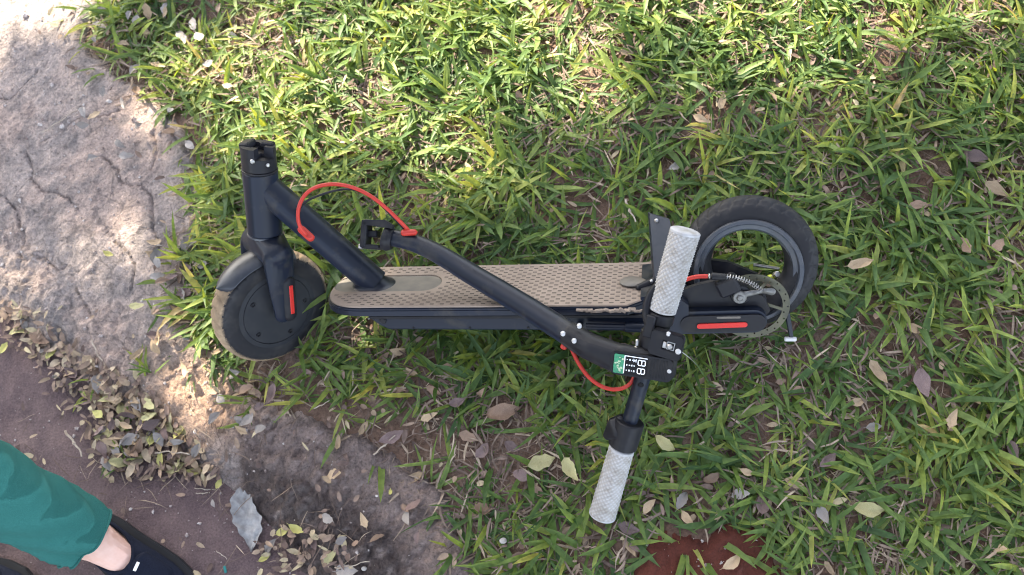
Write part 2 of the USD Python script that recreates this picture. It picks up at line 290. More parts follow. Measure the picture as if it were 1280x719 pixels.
def topix(P):
    q = (np.asarray(P) - CAM) @ CM; return np.stack([640 + FPX * q[..., 0] / q[..., 2], 359.5 + FPX * q[..., 1] / q[..., 2]], -1)
# outline of the lawn's bare margin, in the plan
BARE_PX = [(-700, -300), (110, -160), (120, -40), (110, 10), (85, 50), (120, 100), (185, 135), (225, 190), (238, 240), (228, 300), (215, 345), (205, 400), (230, 440), (270, 480), (310, 515), (350, 532), (400, 548), (440, 572), (490, 600), (530, 625), (555, 660), (572, 700), (585, 760), (640, 900), (640, 1200), (0, 1200), (-900, 700)]
BARE = Polygon([G(x, y)[:2] for x, y in BARE_PX]).buffer(0)
def bare_dist(x, y):
    """signed distance to the bare margin's outline, negative on bare ground."""
    ring = np.array(BARE.exterior.coords); p = np.stack([np.ravel(x), np.ravel(y)], -1); best = np.full(len(p), 1e9)
    for a, b in zip(ring[:-1], ring[1:]):
        d = b - a; t = np.clip(((p - a) @ d) / (d @ d + 1e-12), 0, 1); q = p - (a + t[:, None] * d); best = np.minimum(best, np.hypot(q[:, 0], q[:, 1]))
    return (best * np.where(contains_xy(BARE, p[:, 0], p[:, 1]), -1, 1)).reshape(np.shape(x))

from scipy.ndimage import map_coordinates
class Field:
    """a height or distance over the plan, tabled every 6 mm near the camera and worked out directly beyond."""
    X0, Y0, H, NX, NY = -2.3, -0.8, 0.006, 760, 580
    def __init__(self, raw):
        self.raw = raw; x, y = np.meshgrid(self.X0 + self.H * np.arange(self.NX), self.Y0 + self.H * np.arange(self.NY), indexing='ij'); self.t = raw(x, y)
    def __call__(self, x, y):
        x, y = np.asarray(x, float), np.asarray(y, float); u, v = (x - self.X0) / self.H, (y - self.Y0) / self.H
        r = map_coordinates(self.t, [u.ravel(), v.ravel()], order=1, mode='nearest').reshape(x.shape)
        o = (u < 0) | (v < 0) | (u > self.NX - 1) | (v > self.NY - 1)
        if o.any(): r[o] = self.raw(x[o], y[o])
        return r
edge_dist = Field(edge_dist)
bare_dist = Field(bare_dist)
lawn = Field(lawn)
def Gs(px, py, f=None):
    f = f or lawn; px, py = np.asarray(px, float), np.asarray(py, float); q = np.stack([(px - 640) / FPX, (py - 359.5) / FPX, np.ones_like(px)], -1) @ CM.T; z = np.full(px.shape, 0.1)
    for _ in range(14):
        p = CAM + q * ((z - CAM[2]) / q[:, 2])[:, None]; z = f(p[:, 0], p[:, 1])
    return CAM + q * ((z - CAM[2]) / q[:, 2])[:, None]
def axis_grid(lo, hi, step, far):
    c = np.arange(lo, hi + step / 2, step); g = []; s = step; v = hi
    while v < far: s *= 1.35; v += s; g.append(v)
    h = []; s = step; v = lo
    while v > -far: s *= 1.35; v -= s; h.append(v)
    return np.array(h[::-1] + list(c) + g)
def sheet(name, xs, ys, zf, mat_, keep=None, tone=None, label=None):
    X, Y = np.meshgrid(xs, ys, indexing='ij'); n, m = X.shape
    idx = np.arange(n * m).reshape(n, m)
    F = np.stack([idx[:-1, :-1], idx[1:, :-1], idx[1:, 1:], idx[:-1, 1:]], -1).reshape(-1, 4)
    if keep is not None:
        k = keep(X, Y).ravel(); F = F[k[F].any(1)]
    u, inv = np.unique(F, return_inverse=True); F = inv.reshape(-1, 4); x, y = X.ravel()[u], Y.ravel()[u]; V = np.stack([x, y, zf(x, y)], -1)
    tri = np.vstack([F[:, [0, 1, 2]], F[:, [0, 2, 3]]])
    p = usdkit.mesh(stage, path_of(name), (V, tri), LOOK[mat_], smooth=True)
    if tone is not None:
        UsdGeom.PrimvarsAPI(p).CreatePrimvar('tone', Sdf.ValueTypeNames.Color3fArray, 'vertex').Set(Vt.Vec3fArray.FromNumpy(tone(V).astype(np.float32)))
    tag(p.GetPrim(), label, None, None, 'structure'); return p

# the path: one sheet that reaches the horizon
def path_z(x, y): return 0.004 * (fbm2(x, y, 6, 3, 21) - 0.5) + 0.004 * (fbm2(x, y, 45, 3, 22) - 0.5) * (np.abs(x) < 3) * (np.abs(y) < 3)
gx, gy = axis_grid(-1.4, 0.1, 0.006, 60), axis_grid(-0.3, 0.9, 0.006, 60)
sheet('path', gx, gy, lambda x, y: path_z(x, y) - 0.3 * sstep(0.15, 0.6, edge_dist(x, y)), 'path', label='dark reddish asphalt path')
# the lawn's soil
gx, gy = axis_grid(-1.6, 1.5, 0.009, 60), axis_grid(-0.35, 2.0, 0.009, 60)
sheet('lawn_soil', gx, gy, lambda x, y: lawn(x, y) - 0.05 * sstep(0.0, -0.05, bare_dist(x, y) - 0.012 * (fbm2(x, y, 30, 2, 3) - 0.5)) - 0.08 * sstep(0.01, -0.05, edge_dist(x, y)) , 'soil',
      keep=lambda x, y: bare_dist(x, y) > -0.08, label='brown soil under the grass')
# the bare bank: cracked pale crust, sandy shoulder, dark rough face
CRACKS_PX = [[(38, 192), (44, 228), (52, 240), (70, 246)], [(192, 152), (196, 178), (190, 214)], [(186, 248), (196, 268), (192, 290), (204, 312)], [(96, 262), (118, 284), (112, 300)],
             [(28, 316), (52, 330), (74, 338), (84, 332)], [(0, 130), (30, 118), (50, 96)], [(205, 150), (222, 180), (240, 190)], [(100, 356), (108, 382), (124, 396)], [(60, 180), (110, 150), (150, 148)], [(150, 300), (176, 330), (170, 370)],
             [(70, 246), (96, 262)], [(118, 284), (150, 300)], [(0, 246), (24, 262), (30, 290), (28, 316)], [(130, 200), (150, 226), (186, 248)]]
CRACKS = [LineString([G(x, y)[:2] for x, y in c]) for c in CRACKS_PX]
def crack_dist(x, y):
    p = np.stack([np.ravel(x), np.ravel(y)], -1); best = np.full(len(p), 1e9)
    for ci, c in enumerate(CRACKS):
        r = np.array(c.coords)
        for a, b in zip(r[:-1], r[1:]):
            d = b - a; t = np.clip(((p - a) @ d) / (d @ d), 0, 1); q = p - (a + t[:, None] * d); best = np.minimum(best, np.hypot(q[:, 0], q[:, 1]) * (1.0 if ci < 6 else 1.7))
    return best.reshape(np.shape(x))
def bank_z(x, y):
    z = lawn_base(x, y); s = edge_dist(x, y)
    jx, jy = x + 0.045 * (fbm2(x, y, 22, 4, 31) - 0.5), y + 0.045 * (fbm2(x, y, 22, 4, 32) - 0.5)
    face = sstep(-0.02, 0.02, s) * (1 - sstep(0.08, 0.2, s)); low = sstep(-0.62, -0.42, x)
    z = z + 0.014 + 0.020 * (fbm2(x, y, 7, 3, 33) - 0.5) + (0.006 + 0.014 * np.maximum(face, low)) * (fbm2(x, y, 38, 4, 34) - 0.5)
    lump = np.abs(fbm2(jx, jy, 34, 4, 35) - 0.5) * 2
    z = z + (0.006 * low + 0.012 * face) * (lump - 0.4) + (0.006 + 0.008 * low) * (fbm2(x, y, 90, 3, 37) - 0.5)
    c = crack_dist(jx, jy); wd = 0.0010 + 0.0040 * fbm2(x, y, 18, 2, 36)
    z = z - 0.008 * np.exp(-(c / wd) ** 2) * sstep(0.3, 0.5, fbm2(x, y, 9, 2, 38) + 0.1)
    return z - 0.06 * sstep(-0.0, -0.06, s) - 0.05 * sstep(0.01, 0.07, bare_dist(x, y) + 0.03 * (fbm2(x, y, 25, 3, 39) - 0.5))
def bank_tone(V):
    x, y = V[:, 0], V[:, 1]; s = edge_dist(x, y)
    n1, n2, n3 = fbm2(x, y, 6, 4, 41), fbm2(x, y, 26, 4, 42), fbm2(x, y, 80, 3, 43)
    pale, pink, sand, dark, light = np.array([0.37, 0.32, 0.30]), np.array([0.41, 0.33, 0.295]), np.array([0.40, 0.285, 0.215]), np.array([0.080, 0.063, 0.060]), np.array([0.27, 0.235, 0.225])
    k = sstep(0.42, 0.62, n1)[:, None]; c = pale * (1 - k) + pink * k
    g = sstep(0.52, 0.68, n2)[:, None] * 0.55; c = c * (1 - g) + np.array([0.2, 0.185, 0.185]) * g
    px = topix(V)
    ks = (np.exp(-(((px[:, 0] - 250) / 75) ** 2 + ((px[:, 1] - 505) / 62) ** 2)) * 1.4).clip(0, 1)[:, None]; c = c * (1 - ks) + sand * ks
    kd = sstep(0.15, 0.55, sstep(270, 340, px[:, 0]) * sstep(500, 560, px[:, 1]))[:, None]
    spec = sstep(0.55, 0.72, fbm2(x, y, 55, 4, 44) * 0.6 + n2 * 0.4)[:, None]; rim = (0.55 * sstep(0.05, 0.0, np.abs(bare_dist(x, y) + 0.03) - 0.02))[:, None]
    d = dark * (1 - spec * 0.7) + light * spec * 0.7; up = (sstep(-0.10, -0.02, bare_dist(x, y) + 0.04 * (n2 - 0.5)) * 0.6)[:, None]; d = d * (1 - up) + np.array([0.25, 0.20, 0.185]) * up; d = d * (1 - rim) + np.array([0.24, 0.19, 0.175]) * rim
    c = c * (1 - kd) + d * kd
    f = (sstep(0.06, 0.0, s) * sstep(0.4, 0.55, n2))[:, None] * (1 - kd) * 0.6; c = c * (1 - f) + np.array([0.17, 0.16, 0.165]) * f
    return c
path_zr = path_z
gx, gy = axis_grid(-1.7, 0.1, 0.0034, 9), axis_grid(-0.3, 1.75, 0.0034, 9)
sheet('bank', gx, gy, bank_z, 'bank', keep=lambda x, y: (edge_dist(x, y) > -0.05) & (bare_dist(x, y) < 0.06), tone=bank_tone, label='bare cracked pale bank between path and lawn')
bank_z = Field(bank_z); path_z = Field(path_z)
# red earth patch at the bottom
RED = Polygon([G(x, y)[:2] for x, y in [(795, 672), (830, 657), (880, 662), (930, 655), (965, 668), (985, 700), (990, 760), (960, 830), (820, 830), (785, 740)]])
RC = np.array(RED.centroid.coords[0])
def red_dist(x, y):
    ring = np.array(RED.exterior.coords); p = np.stack([np.ravel(x), np.ravel(y)], -1); best = np.full(len(p), 1e9)
    for a, b in zip(ring[:-1], ring[1:]):
        d = b - a; t = np.clip(((p - a) @ d) / (d @ d), 0, 1); q = p - (a + t[:, None] * d); best = np.minimum(best, np.hypot(q[:, 0], q[:, 1]))
    return (best * np.where(contains_xy(RED, p[:, 0], p[:, 1]), -1, 1)).reshape(np.shape(x))
def red_z(x, y):
    d = red_dist(x, y) + 0.06 * (fbm2(x, y, 26, 4, 51) - 0.5)
    return lawn(x, y) - 0.012 + 0.026 * sstep(0.025, -0.035, d) + 0.012 * (fbm2(x, y, 22, 3, 52) - 0.5) + 0.012 * (fbm2(x, y, 95, 3, 53) - 0.5)
sheet('red_earth', np.arange(RC[0] - 0.2, RC[0] + 0.2, 0.0045), np.arange(RC[1] - 0.2, RC[1] + 0.2, 0.0045), red_z, 'red_earth', keep=lambda x, y: red_dist(x, y) < 0.03, label='patch of bare red earth in the lawn')

# ------------------------------------------------------------------ scooter, in its own frame: x forward, y left, z up, origin under the rear axle
SR = CM @ np.array([[-0.97966899, -0.17260623, -0.10225337], [0.01165482, 0.45985883, -0.88791555], [0.20028187, -0.87105508, -0.44849774]])
ST = CAM + CM @ np.array([0.4016185, 0.11909948, 1.31704509])
def loc(P): return (np.asarray(P) - ST) @ SR            # world to scooter
def wor(P): return np.asarray(P) @ SR.T + ST
sc = thing('electric_scooter', 'black electric kick scooter lying tilted on the grass with tan deck and broken rear wheel', 'scooter', ST, SR)
ZD = 0.146
def deck_outline(w, grow=0.0):
    h = 0.078; t = np.linspace(-PI / 2, PI / 2, 40)
    nose = [(0.640 + 0.082 * abs(math.cos(a)) ** 0.8, h * math.copysign(abs(math.sin(a)) ** 0.85, math.sin(a))) for a in t]
    body = Polygon(nose + [(0.152, h), (0.152, -h)]).buffer(0)
    rc = 0.035; body = body.buffer(-0.012).buffer(0.012)
    cut = Polygon([(0.140, h + .01), (0.152 + rc * 1.6, h + .01), (0.152, h - rc)])
    return body.difference(cut).buffer(-0.006).buffer(0.006 + grow, join_style=1)
outl = deck_outline(0.16)
pocket = LineString([(0.692, -0.010), (0.555, -0.010)]).buffer(0.031)
obj('deck_lip', slab(outl.buffer(0.004), 0.1300, 0.1432, 0.004), 'black_paint', sc, 30)
obj('deck_mat', slab(outl.difference(pocket), 0.1436, ZD, 0.0012), 'mat_rubber', sc, 30)
obj('neck_plate', slab(pocket.buffer(-0.0006), 0.1434, 0.1446, 0.0005), 'dusty_plate', sc, 30)
marks = []; rng = np.random.default_rng(3)
inner = outl.difference(pocket).buffer(-0.006)
row = 0
yv = -0.074
while yv < 0.075:
    xv = 0.15 + (row % 2) * 0.0088
    while xv < 0.72:
        g = sbox(xv - 0.0036, yv - 0.0016, xv + 0.0036, yv + 0.0016)
        if inner.contains(g): marks.append(cbox((0.0072, 0.0032, 0.0009), (xv, yv, ZD + 0.0001), 0.0003))
        xv += 0.0176
    yv += 0.0072; row += 1
tag(obj('tread_marks', cat_(marks), 'mat_mark', sc, False), None, None, None, 'stuff')
# battery case under the deck
side = Polygon([(0.652, 0.131), (0.622, 0.103), (0.606, 0.094), (0.17, 0.091), (0.150, 0.10), (0.150, 0.131)])
def chamfer_plate(poly, y, ch=0.004):
    a = np.array(poly.exterior.coords)[:-1]; b = np.array(poly.buffer(-ch, join_style=2).exterior.coords)[:-1]
    pts = [np.c_[a[:, 0], np.full(len(a), s * (y - ch)), a[:, 1]] for s in (-1, 1)] + [np.c_[b[:, 0], np.full(len(b), s * y), b[:, 1]] for s in (-1, 1)]
    return hull_pts(np.vstack(pts))
obj('battery_case', chamfer_plate(side, 0.068), 'black_paint', sc, 30)
obj('side_rail', cbox((0.47, 0.004, 0.006), (0.40, 0.0695, 0.121), 0.001), 'black_plastic', sc, 30)
obj('charge_port', cyl((0.612, 0.066, 0.114), (0.612, 0.0715, 0.114), 0.006), 'black_plastic', sc)
obj('screw', cyl((0.637, 0.067, 0.118), (0.637, 0.0705, 0.118), 0.0022), 'steel', sc)
for xx in (0.56, 0.46, 0.36, 0.26): obj('screw', cyl((xx, 0.067, 0.099), (xx, 0.0698, 0.099), 0.0022), 'black_plastic', sc)
# torn edge of the mat near the rear
torn = []
for k in range(14):
    xv = 0.27 - k * 0.0075; torn.append(cbox((0.012, 0.006, 0.003 + 0.002 * rng.random()), (xv, 0.0835 + 0.002 * rng.random(), 0.138 + 0.003 * rng.random()), 0.0008, Rn.from_euler('xyz', rng.normal(0, 0.25, 3)).as_matrix()))
obj('torn_edge', cat_(torn), 'mat_rubber', sc, 30, 'frayed tan edge of the deck mat')
# down tube and its collar on the deck
DT0, DT1 = np.array([0.818, 0.0, 0.352]), np.array([0.650, -0.010, 0.150])
obj('down_tube', tube(np.linspace(DT0, DT1 + (DT1 - DT0) * 0.02, 12), np.linspace(0.0262, 0.0258, 12), 40), 'black_paint', sc)
t = np.linspace(0, 1, 10)
col = [np.array([DT1[0] + 0.004, DT1[1], 0.1442 + 0.016 * q]) for q in t]
c = tube(col, 0.040 - 0.013 * t ** 0.45, 40); v = c.vertices.copy(); v[:, 0] = DT1[0] + (v[:, 0] - DT1[0]) * 1.02 + (v[:, 2] - 0.15) * 0.8; v[:, 1] = DT1[1] + (v[:, 1] - DT1[1]) * 0.82
obj('tube_collar', trimesh.Trimesh(v, c.faces, process=False), 'black_paint', sc)
# head tube along the steering axis
U = np.array([-math.sin(0.18), 0, math.cos(0.18)]); A0 = np.array([0.856, 0.0, 0.108])
def ax(s): return A0 + U * s
def ringprof(ss, rr, sides=44): return tube([ax(s) for s in ss], rr, sides)
obj('head_tube', ringprof([0.150, 0.152, 0.2, 0.262, 0.264], [0.0285, 0.0300, 0.0296, 0.0296, 0.0285]), 'black_paint', sc)
obj('head_ring', ringprof([0.145, 0.146, 0.1495, 0.1505], [0.027, 0.0305, 0.0305, 0.027]), 'rim_paint', sc)
obj('head_ring', ringprof([0.2645, 0.2655, 0.268, 0.269], [0.0285, 0.0302, 0.0302, 0.0285]), 'black_plastic', sc)
# broken clamp on top
HX = np.cross([0, 1.0, 0], U)
cl = m3.Manifold.cylinder(0.040, 0.0288, 0.0288, 44)
cl = cl - m3.Manifold.cube([0.03, 0.024, 0.03]).translate([-0.036, 0.004, 0.022]) - m3.Manifold.cube([0.022, 0.03, 0.02]).translate([0.004, -0.015, 0.033]) - m3.Manifold.cylinder(0.03, 0.013, 0.013, 24).translate([0, 0, 0.028])
HR = np.stack([HX, [0, 1.0, 0], U], 1)
obj('folding_clamp', xf(cl, HR, ax(0.2695)), 'black_plastic', sc, 30, 'broken open folding clamp')
obj('clamp_hook', xf(cbox((0.018, 0.030, 0.012), (0.012, -0.004, 0.041), 0.002), HR @ Rn.from_euler('y', 12, degrees=True).as_matrix(), ax(0.2695)), 'black_plastic', sc, 30)
obj('clamp_hook', xf(cbox((0.022, 0.014, 0.008), (-0.012, -0.012, 0.040), 0.002), HR, ax(0.2695)), 'black_plastic', sc, 30)
obj('clamp_bolt', xf(cyl((-0.003, 0.026, 0.021), (-0.003, 0.0305, 0.021), 0.0042), HR, ax(0.2695)), 'steel', sc)
obj('clamp_bolt', xf(cyl((-0.023, 0.016, 0.014), (-0.026, 0.020, 0.014), 0.0035), HR, ax(0.2695)), 'steel', sc)
# steering: everything below turns with the front wheel
STEER = 0.92
QR = Rn.from_rotvec(U * STEER).as_matrix() @ HR
def st(m, c=A0): return xf(m, QR, c)                 # local steering frame: x forward, y left, z along the axis, origin at the axle
AX = 0.0                                             # axle in the steering frame
crown = m3.Manifold.batch_hull([ball((-0.002, 0, 0.147), 0.0285, 28, (1, 1, 0.25)), ball((0.0, 0.036, 0.122), 0.027, 20), ball((0.0, -0.036, 0.122), 0.027, 20)])
parts = [crown]
for s in (-1, 1):
    parts.append(m3.Manifold.batch_hull([ball((0.0, s * 0.042, 0.118), 0.026, 20, (1.1, 0.6, 1)), ball((0.001, s * 0.049, 0.07), 0.022, 20, (1.15, 0.45, 1))]))
    parts.append(m3.Manifold.batch_hull([ball((0.001, s * 0.049, 0.07), 0.022, 20, (1.15, 0.45, 1)), ball((0.0, s * 0.049, 0.006), 0.018, 20, (1, 0.5, 1))]))
fk = m3.Manifold.batch_boolean(parts, m3.OpType.Add)
obj('fork', st(smoothed(fk, 0.005, 40)), 'black_paint', sc, 50)
for s in (1, -1):
    obj('axle_cover', st(m3.Manifold.batch_hull([ball((-0.009, s * 0.0555, 0.070), 0.0125, 20, (1, 0.6, 1)), ball((-0.009, s * 0.0560, 0.004), 0.0125, 20, (1, 0.6, 1))])), 'black_plastic', sc)
    obj('reflector', st(cbox((0.0075, 0.003, 0.058), (-0.010, s * 0.0628, 0.038), 0.001)), 'red_reflector', sc, 30, 'narrow red reflector on the fork leg')
# front wheel
def tyre(R=0.0822, a=0.0262, b=0.0265, grooves=True, n=420, m=44, flat=0.0):
    th, ph = np.meshgrid(np.arange(n) * 2 * PI / n, np.arange(m) * 2 * PI / m, indexing='ij')
    cp, sp = np.cos(ph), np.sin(ph); rr = a * np.sign(cp) * np.abs(cp) ** 0.85; yy = b * np.sign(sp) * np.abs(sp) ** 0.9
    if grooves:
        face = sstep(0.25, 0.6, cp); lat = yy / b
        zig = np.abs(((th * 30 / (2 * PI) + 0.9 * np.abs(lat)) % 1.0) - 0.5); g = np.exp(-((zig - 0.0) / 0.10) ** 2) * (np.abs(lat) > 0.12)
        g = np.maximum(g, np.exp(-((np.abs(lat) - 0.10) / 0.05) ** 2)); g = np.maximum(g, 0.8 * np.exp(-((np.abs(lat) - 0.78) / 0.05) ** 2))
        rr = rr - 0.0034 * g * face
    rad = R + rr
    V = np.stack([rad * np.cos(th), yy, rad * np.sin(th)], -1).reshape(-1, 3); i, j = np.meshgrid(np.arange(n), np.arange(m), indexing='ij'); i2, j2 = (i + 1) % n, (j + 1) % m
    q = np.stack([i * m + j, i * m + j2, i2 * m + j2, i2 * m + j], -1).reshape(-1, 4)
    return (V, q)
fw = UsdGeom.Xform.Define(stage, path_of('front_wheel', sc)).GetPrim()
tv = tm(tyre(0.0855, 0.0262, 0.0265)); cen = tv.triangles_center; rr_ = np.hypot(cen[:, 0], cen[:, 2])
dusty = (rr_ > 0.1035)
obj('tyre', st(tv.submesh([np.nonzero(~dusty)[0]], append=True)), 'rubber', fw, True)
obj('tyre_tread', st(tv.submesh([np.nonzero(dusty)[0]], append=True)), 'dusty_rubber', fw, True, 'dust covered tread')
obj('hub_cover', st(lathe([(0.0, 0.0265), (0.055, 0.0262), (0.0655, 0.0258), (0.0665, 0.0245), (0.0675, 0.0258), (0.0770, 0.0250), (0.0790, 0.0235), (0.0795, 0.0), (0.0790, -0.0235), (0.0770, -0.0250), (0.05, -0.0262), (0.0, -0.0265)])), 'hub_plastic', fw, 30)
for k in range(5):
    a = k * 2 * PI / 5 + 0.55; x, z = 0.055 * math.cos(a), 0.055 * math.sin(a)
    obj('bolt', st(lathe([(0.0, 0.0262), (0.0022, 0.0262), (0.0028, 0.0278), (0.0042, 0.0278), (0.0048, 0.0256)], 16)).apply_translation(QR @ np.array([x, 0, z])), 'black_plastic', fw, 30)
# front fender
def arc_strip(r, a0, a1, w, th, n=36, m=9, sag=0.012, taper=0.25):
    an = np.linspace(a0, a1, n); V = []
    for k, a in enumerate(an):
        ww = w * (1 - taper * (k / (n - 1)) ** 3)
        if k > n - 6: ww *= math.sqrt(max(0.05, 1 - ((k - (n - 6)) / 5.2) ** 2))
        for side_ in (0, 1):
            for j in range(m):
                u = (j / (m - 1) * 2 - 1); rad = r + (th if side_ else 0) - sag * abs(u) ** 2.4; V.append([rad * math.cos(a), u * ww, rad * math.sin(a)])
    V = np.array(V); F = []; S = 2 * m
    for k in range(n - 1):
        ring = [k * S + j for j in range(m)] + [k * S + m + j for j in range(m - 1, -1, -1)]; nx = [q + S for q in ring]
        for j in range(S): F.append([ring[j], ring[(j + 1) % S], nx[(j + 1) % S], nx[j]])
    for k in (0, n - 1):
        for j in range(m - 1):
            q = [k * S + j, k * S + j + 1, k * S + m + j + 1, k * S + m + j]; F.append(q if k == 0 else q[::-1])
    return (V, np.array(F))
obj('front_fender', st(arc_strip(0.1165, math.radians(112), math.radians(34), 0.031, 0.0025)), 'fender_plastic', sc, 40)
# rear: arms, fender remains
obj('rear_block', cat_([tm(hull_pts(np.array([[x, y, z] for (x, z) in ((0.175, 0.10), (0.175, 0.150), (0.125, 0.155), (0.10, 0.135), (0.10, 0.085), (0.14, 0.085)) for y in (-0.060, 0.060)])))]), 'black_paint', sc, 30)
arm = LineString([(0.115, 0.101), (0.0, 0.104)]).buffer(0.0205)
up = Polygon([(0.115, 0.105), (0.105, 0.150), (0.085, 0.158), (0.06, 0.164), (0.035, 0.160), (-0.012, 0.137), (-0.022, 0.115), (-0.01, 0.098)]).buffer(0.004)
for s in (1, -1):
    obj('rear_arm', plate(arm, min(s * 0.043, s * 0.058), max(s * 0.043, s * 0.058)), 'black_paint', sc, 30)
    obj('arm_bracket', plate(up, min(s * 0.0345, s * 0.0428), max(s * 0.0345, s * 0.0428)), 'black_plastic', sc, 30)
    cap = LineString([(0.098, 0.101), (-0.004, 0.104)]).buffer(0.0145)
    obj('arm_cover', plate(cap, min(s * 0.0585, s * 0.0625), max(s * 0.0585, s * 0.0625)), 'black_plastic', sc, 30)
    obj('reflector', plate(LineString([(0.083, 0.0985), (0.014, 0.1015)]).buffer(0.0042), min(s * 0.063, s * 0.0648), max(s * 0.063, s * 0.0648)), 'red_reflector', sc, 30, 'long red reflector on the rear arm')
bez = LineString([(0.098, 0.101), (-0.004, 0.104)]).buffer(0.0145)
obj('dust_smear', plate(LineString([(0.055, 0.1135), (0.022, 0.1140)]).buffer(0.0018), 0.0626, 0.0630), 'dusty_plate', sc, 30)
fq = np.array([[0.160, -0.046, 0.250], [0.128, -0.028, 0.246], [0.118, 0.0, 0.205], [0.122, 0.02, 0.155], [0.152, 0.02, 0.150], [0.156, -0.03, 0.165]])
obj('rear_fender', hull_pts(np.vstack([fq, fq + [0.003, -0.006, 0.0]])), 'fender_plastic', sc, 30, 'torn stub of the rear mudguard sticking up')
obj('fender_screw', cyl((0.149, -0.036, 0.241), (0.149, -0.031, 0.243), 0.0035), 'steel', sc)
obj('fender_latch', xf(m3.Manifold.batch_hull([ball((0.190, 0.004, 0.150), 0.0185, 24, (1.15, 1, 0.22)), ball((0.165, 0.016, 0.152), 0.006, 16, (1, 1, 0.6))])), 'dusty_plate', sc, 40, 'flat folding hook on the deck rear')
obj('latch_base', m3.Manifold.batch_hull([ball((0.178, 0.024, 0.149), 0.006, 14), ball((0.155, 0.012, 0.154), 0.007, 14)]), 'black_plastic', sc, 40)
obj('screw', cyl((0.158, 0.020, 0.155), (0.158, 0.022, 0.1615), 0.0028), 'steel', sc)
# brake disc, caliper, cable end
DC = np.array([0.0, 0.0305, 0.116])
ring_ = Point(0, 0).buffer(0.0575, 48).difference(Point(0, 0).buffer(0.0465, 48))
for k in range(30):
    a = k * 2 * PI / 30; ring_ = ring_.difference(Point((0.0497 + 0.0045 * (k % 2)) * math.cos(a), (0.0497 + 0.0045 * (k % 2)) * math.sin(a)).buffer(0.0014, 6))
for k in range(5):
    a = k * 2 * PI / 5 + 0.3; ring_ = ring_.union(LineString([(0.018 * math.cos(a), 0.018 * math.sin(a)), (0.048 * math.cos(a + 0.45), 0.048 * math.sin(a + 0.45))]).buffer(0.0024))
ring_ = ring_.union(Point(0, 0).buffer(0.022, 24).difference(Point(0, 0).buffer(0.008, 16)))
obj('brake_disc', xf(plate(ring_, -0.0009, 0.0009), None, DC), 'disc_steel', sc, 30)
obj('hub', xf(lathe([(0.0, 0.025), (0.021, 0.025), (0.024, 0.021), (0.024, -0.03), (0.0, -0.03)], 40), None, [0, 0.0, 0.116]), 'hub_plastic', sc, 30)
obj('brake_caliper', cat_([cbox((0.034, 0.024, 0.030), (0.040, 0.046, 0.163), 0.004, Rn.from_euler('y', 25, degrees=True).as_matrix()), cyl((0.020, 0.036, 0.147), (0.020, 0.050, 0.147), 0.0165)]), 'black_plastic', sc, 30)
obj('caliper_knob', cat_([cyl((0.022, 0.050, 0.1455), (0.022, 0.0575, 0.1455), 0.0108), cyl((0.022, 0.057, 0.1455), (0.022, 0.0595, 0.1455), 0.005)]), 'dull_alloy', sc, 30)
obj('caliper_lever', m3.Manifold.batch_hull([ball((0.017, 0.053, 0.149), 0.0055, 12, (1, 0.5, 1)), ball((-0.012, 0.052, 0.155), 0.004, 12, (1, 0.5, 1))]), 'dull_alloy', sc, 30)
obj('caliper_lever', m3.Manifold.batch_hull([ball((-0.012, 0.052, 0.155), 0.004, 12, (1, 0.5, 1)), ball((-0.027, 0.046, 0.150), 0.006, 12, (1, 0.5, 1))]), 'dull_alloy', sc, 30)
SP = spline([(0.043, 0.052, 0.180), (0.030, 0.052, 0.179), (0.012, 0.052, 0.172), (-0.003, 0.051, 0.162), (-0.011, 0.051, 0.154)], 130)
T_ = np.gradient(SP, axis=0); T_ /= np.linalg.norm(T_, axis=1, keepdims=True); B_ = np.cross(T_, [0, 1.0, 0]); ph_ = np.linspace(0, 2 * PI * 15, 130)
obj('brake_spring', tube(SP + 0.0038 * (np.cos(ph_)[:, None] * B_ + np.sin(ph_)[:, None] * np.array([0, 1.0, 0])), 0.0009, 6), 'steel', sc)
obj('brake_wire', tube(SP, 0.0012, 8), 'steel', sc)
obj('cable_boot', cyl((0.066, 0.052, 0.1815), (0.043, 0.052, 0.180), 0.0062, 0.0052), 'black_plastic', sc)
obj('cable_ferrule', cyl((0.0705, 0.052, 0.1815), (0.066, 0.052, 0.1815), 0.0048), 'steel', sc)
obj('rear_brake_cable', tube(spline([(0.150, 0.050, 0.135), (0.125, 0.054, 0.165), (0.095, 0.053, 0.180), (0.070, 0.052, 0.1815)], 30), 0.0034, 12), 'red_plastic', sc, True, 'short red cable into the rear brake')
# rear tyre and rim, torn off the hub and pushed up
WC = at(934, 337, 1.262); view = (WC - CAM) / np.linalg.norm(WC - CAM)
nW = -view * 0.93 + CM @ np.array([0.05, 0.0, 0]) + np.array([0, 0, 0]) ; nW = nW + CM @ np.array([0, 0.22, 0]); nW /= np.linalg.norm(nW)
xW = CM @ np.array([-1.0, 0, 0]); xW -= nW * (xW @ nW); xW /= np.linalg.norm(xW); zW = np.cross(xW, nW)
RW = SR.T @ np.stack([xW, nW, zW], 1); CWl = loc(WC)
rw = UsdGeom.Xform.Define(stage, path_of('rear_wheel', sc)).GetPrim()
tag(rw, 'rear wheel torn off its hub, spokes missing')
obj('tyre', xf(tyre(0.0835, 0.0262, 0.0265), RW, CWl + RW @ np.array([0, -0.012, 0.0105])), 'rubber', rw, True)
obj('rim', xf(lathe([(0.0850, 0.010), (0.0858, 0.0175), (0.0842, 0.0205), (0.0790, 0.0210), (0.0772, 0.0190), (0.0765, 0.0140), (0.0700, 0.0125), (0.0685, 0.0105), (0.0655, 0.0), (0.0640, -0.020), (0.0635, -0.0215), (0.0850, -0.0215)], 110), RW, CWl), 'rim_paint', rw, 40)
obj('axle_rod', tube(np.array([loc(at(942, 331, 1.30)), loc(at(974, 336, 1.29))]), 0.0028, 10), 'steel', sc)
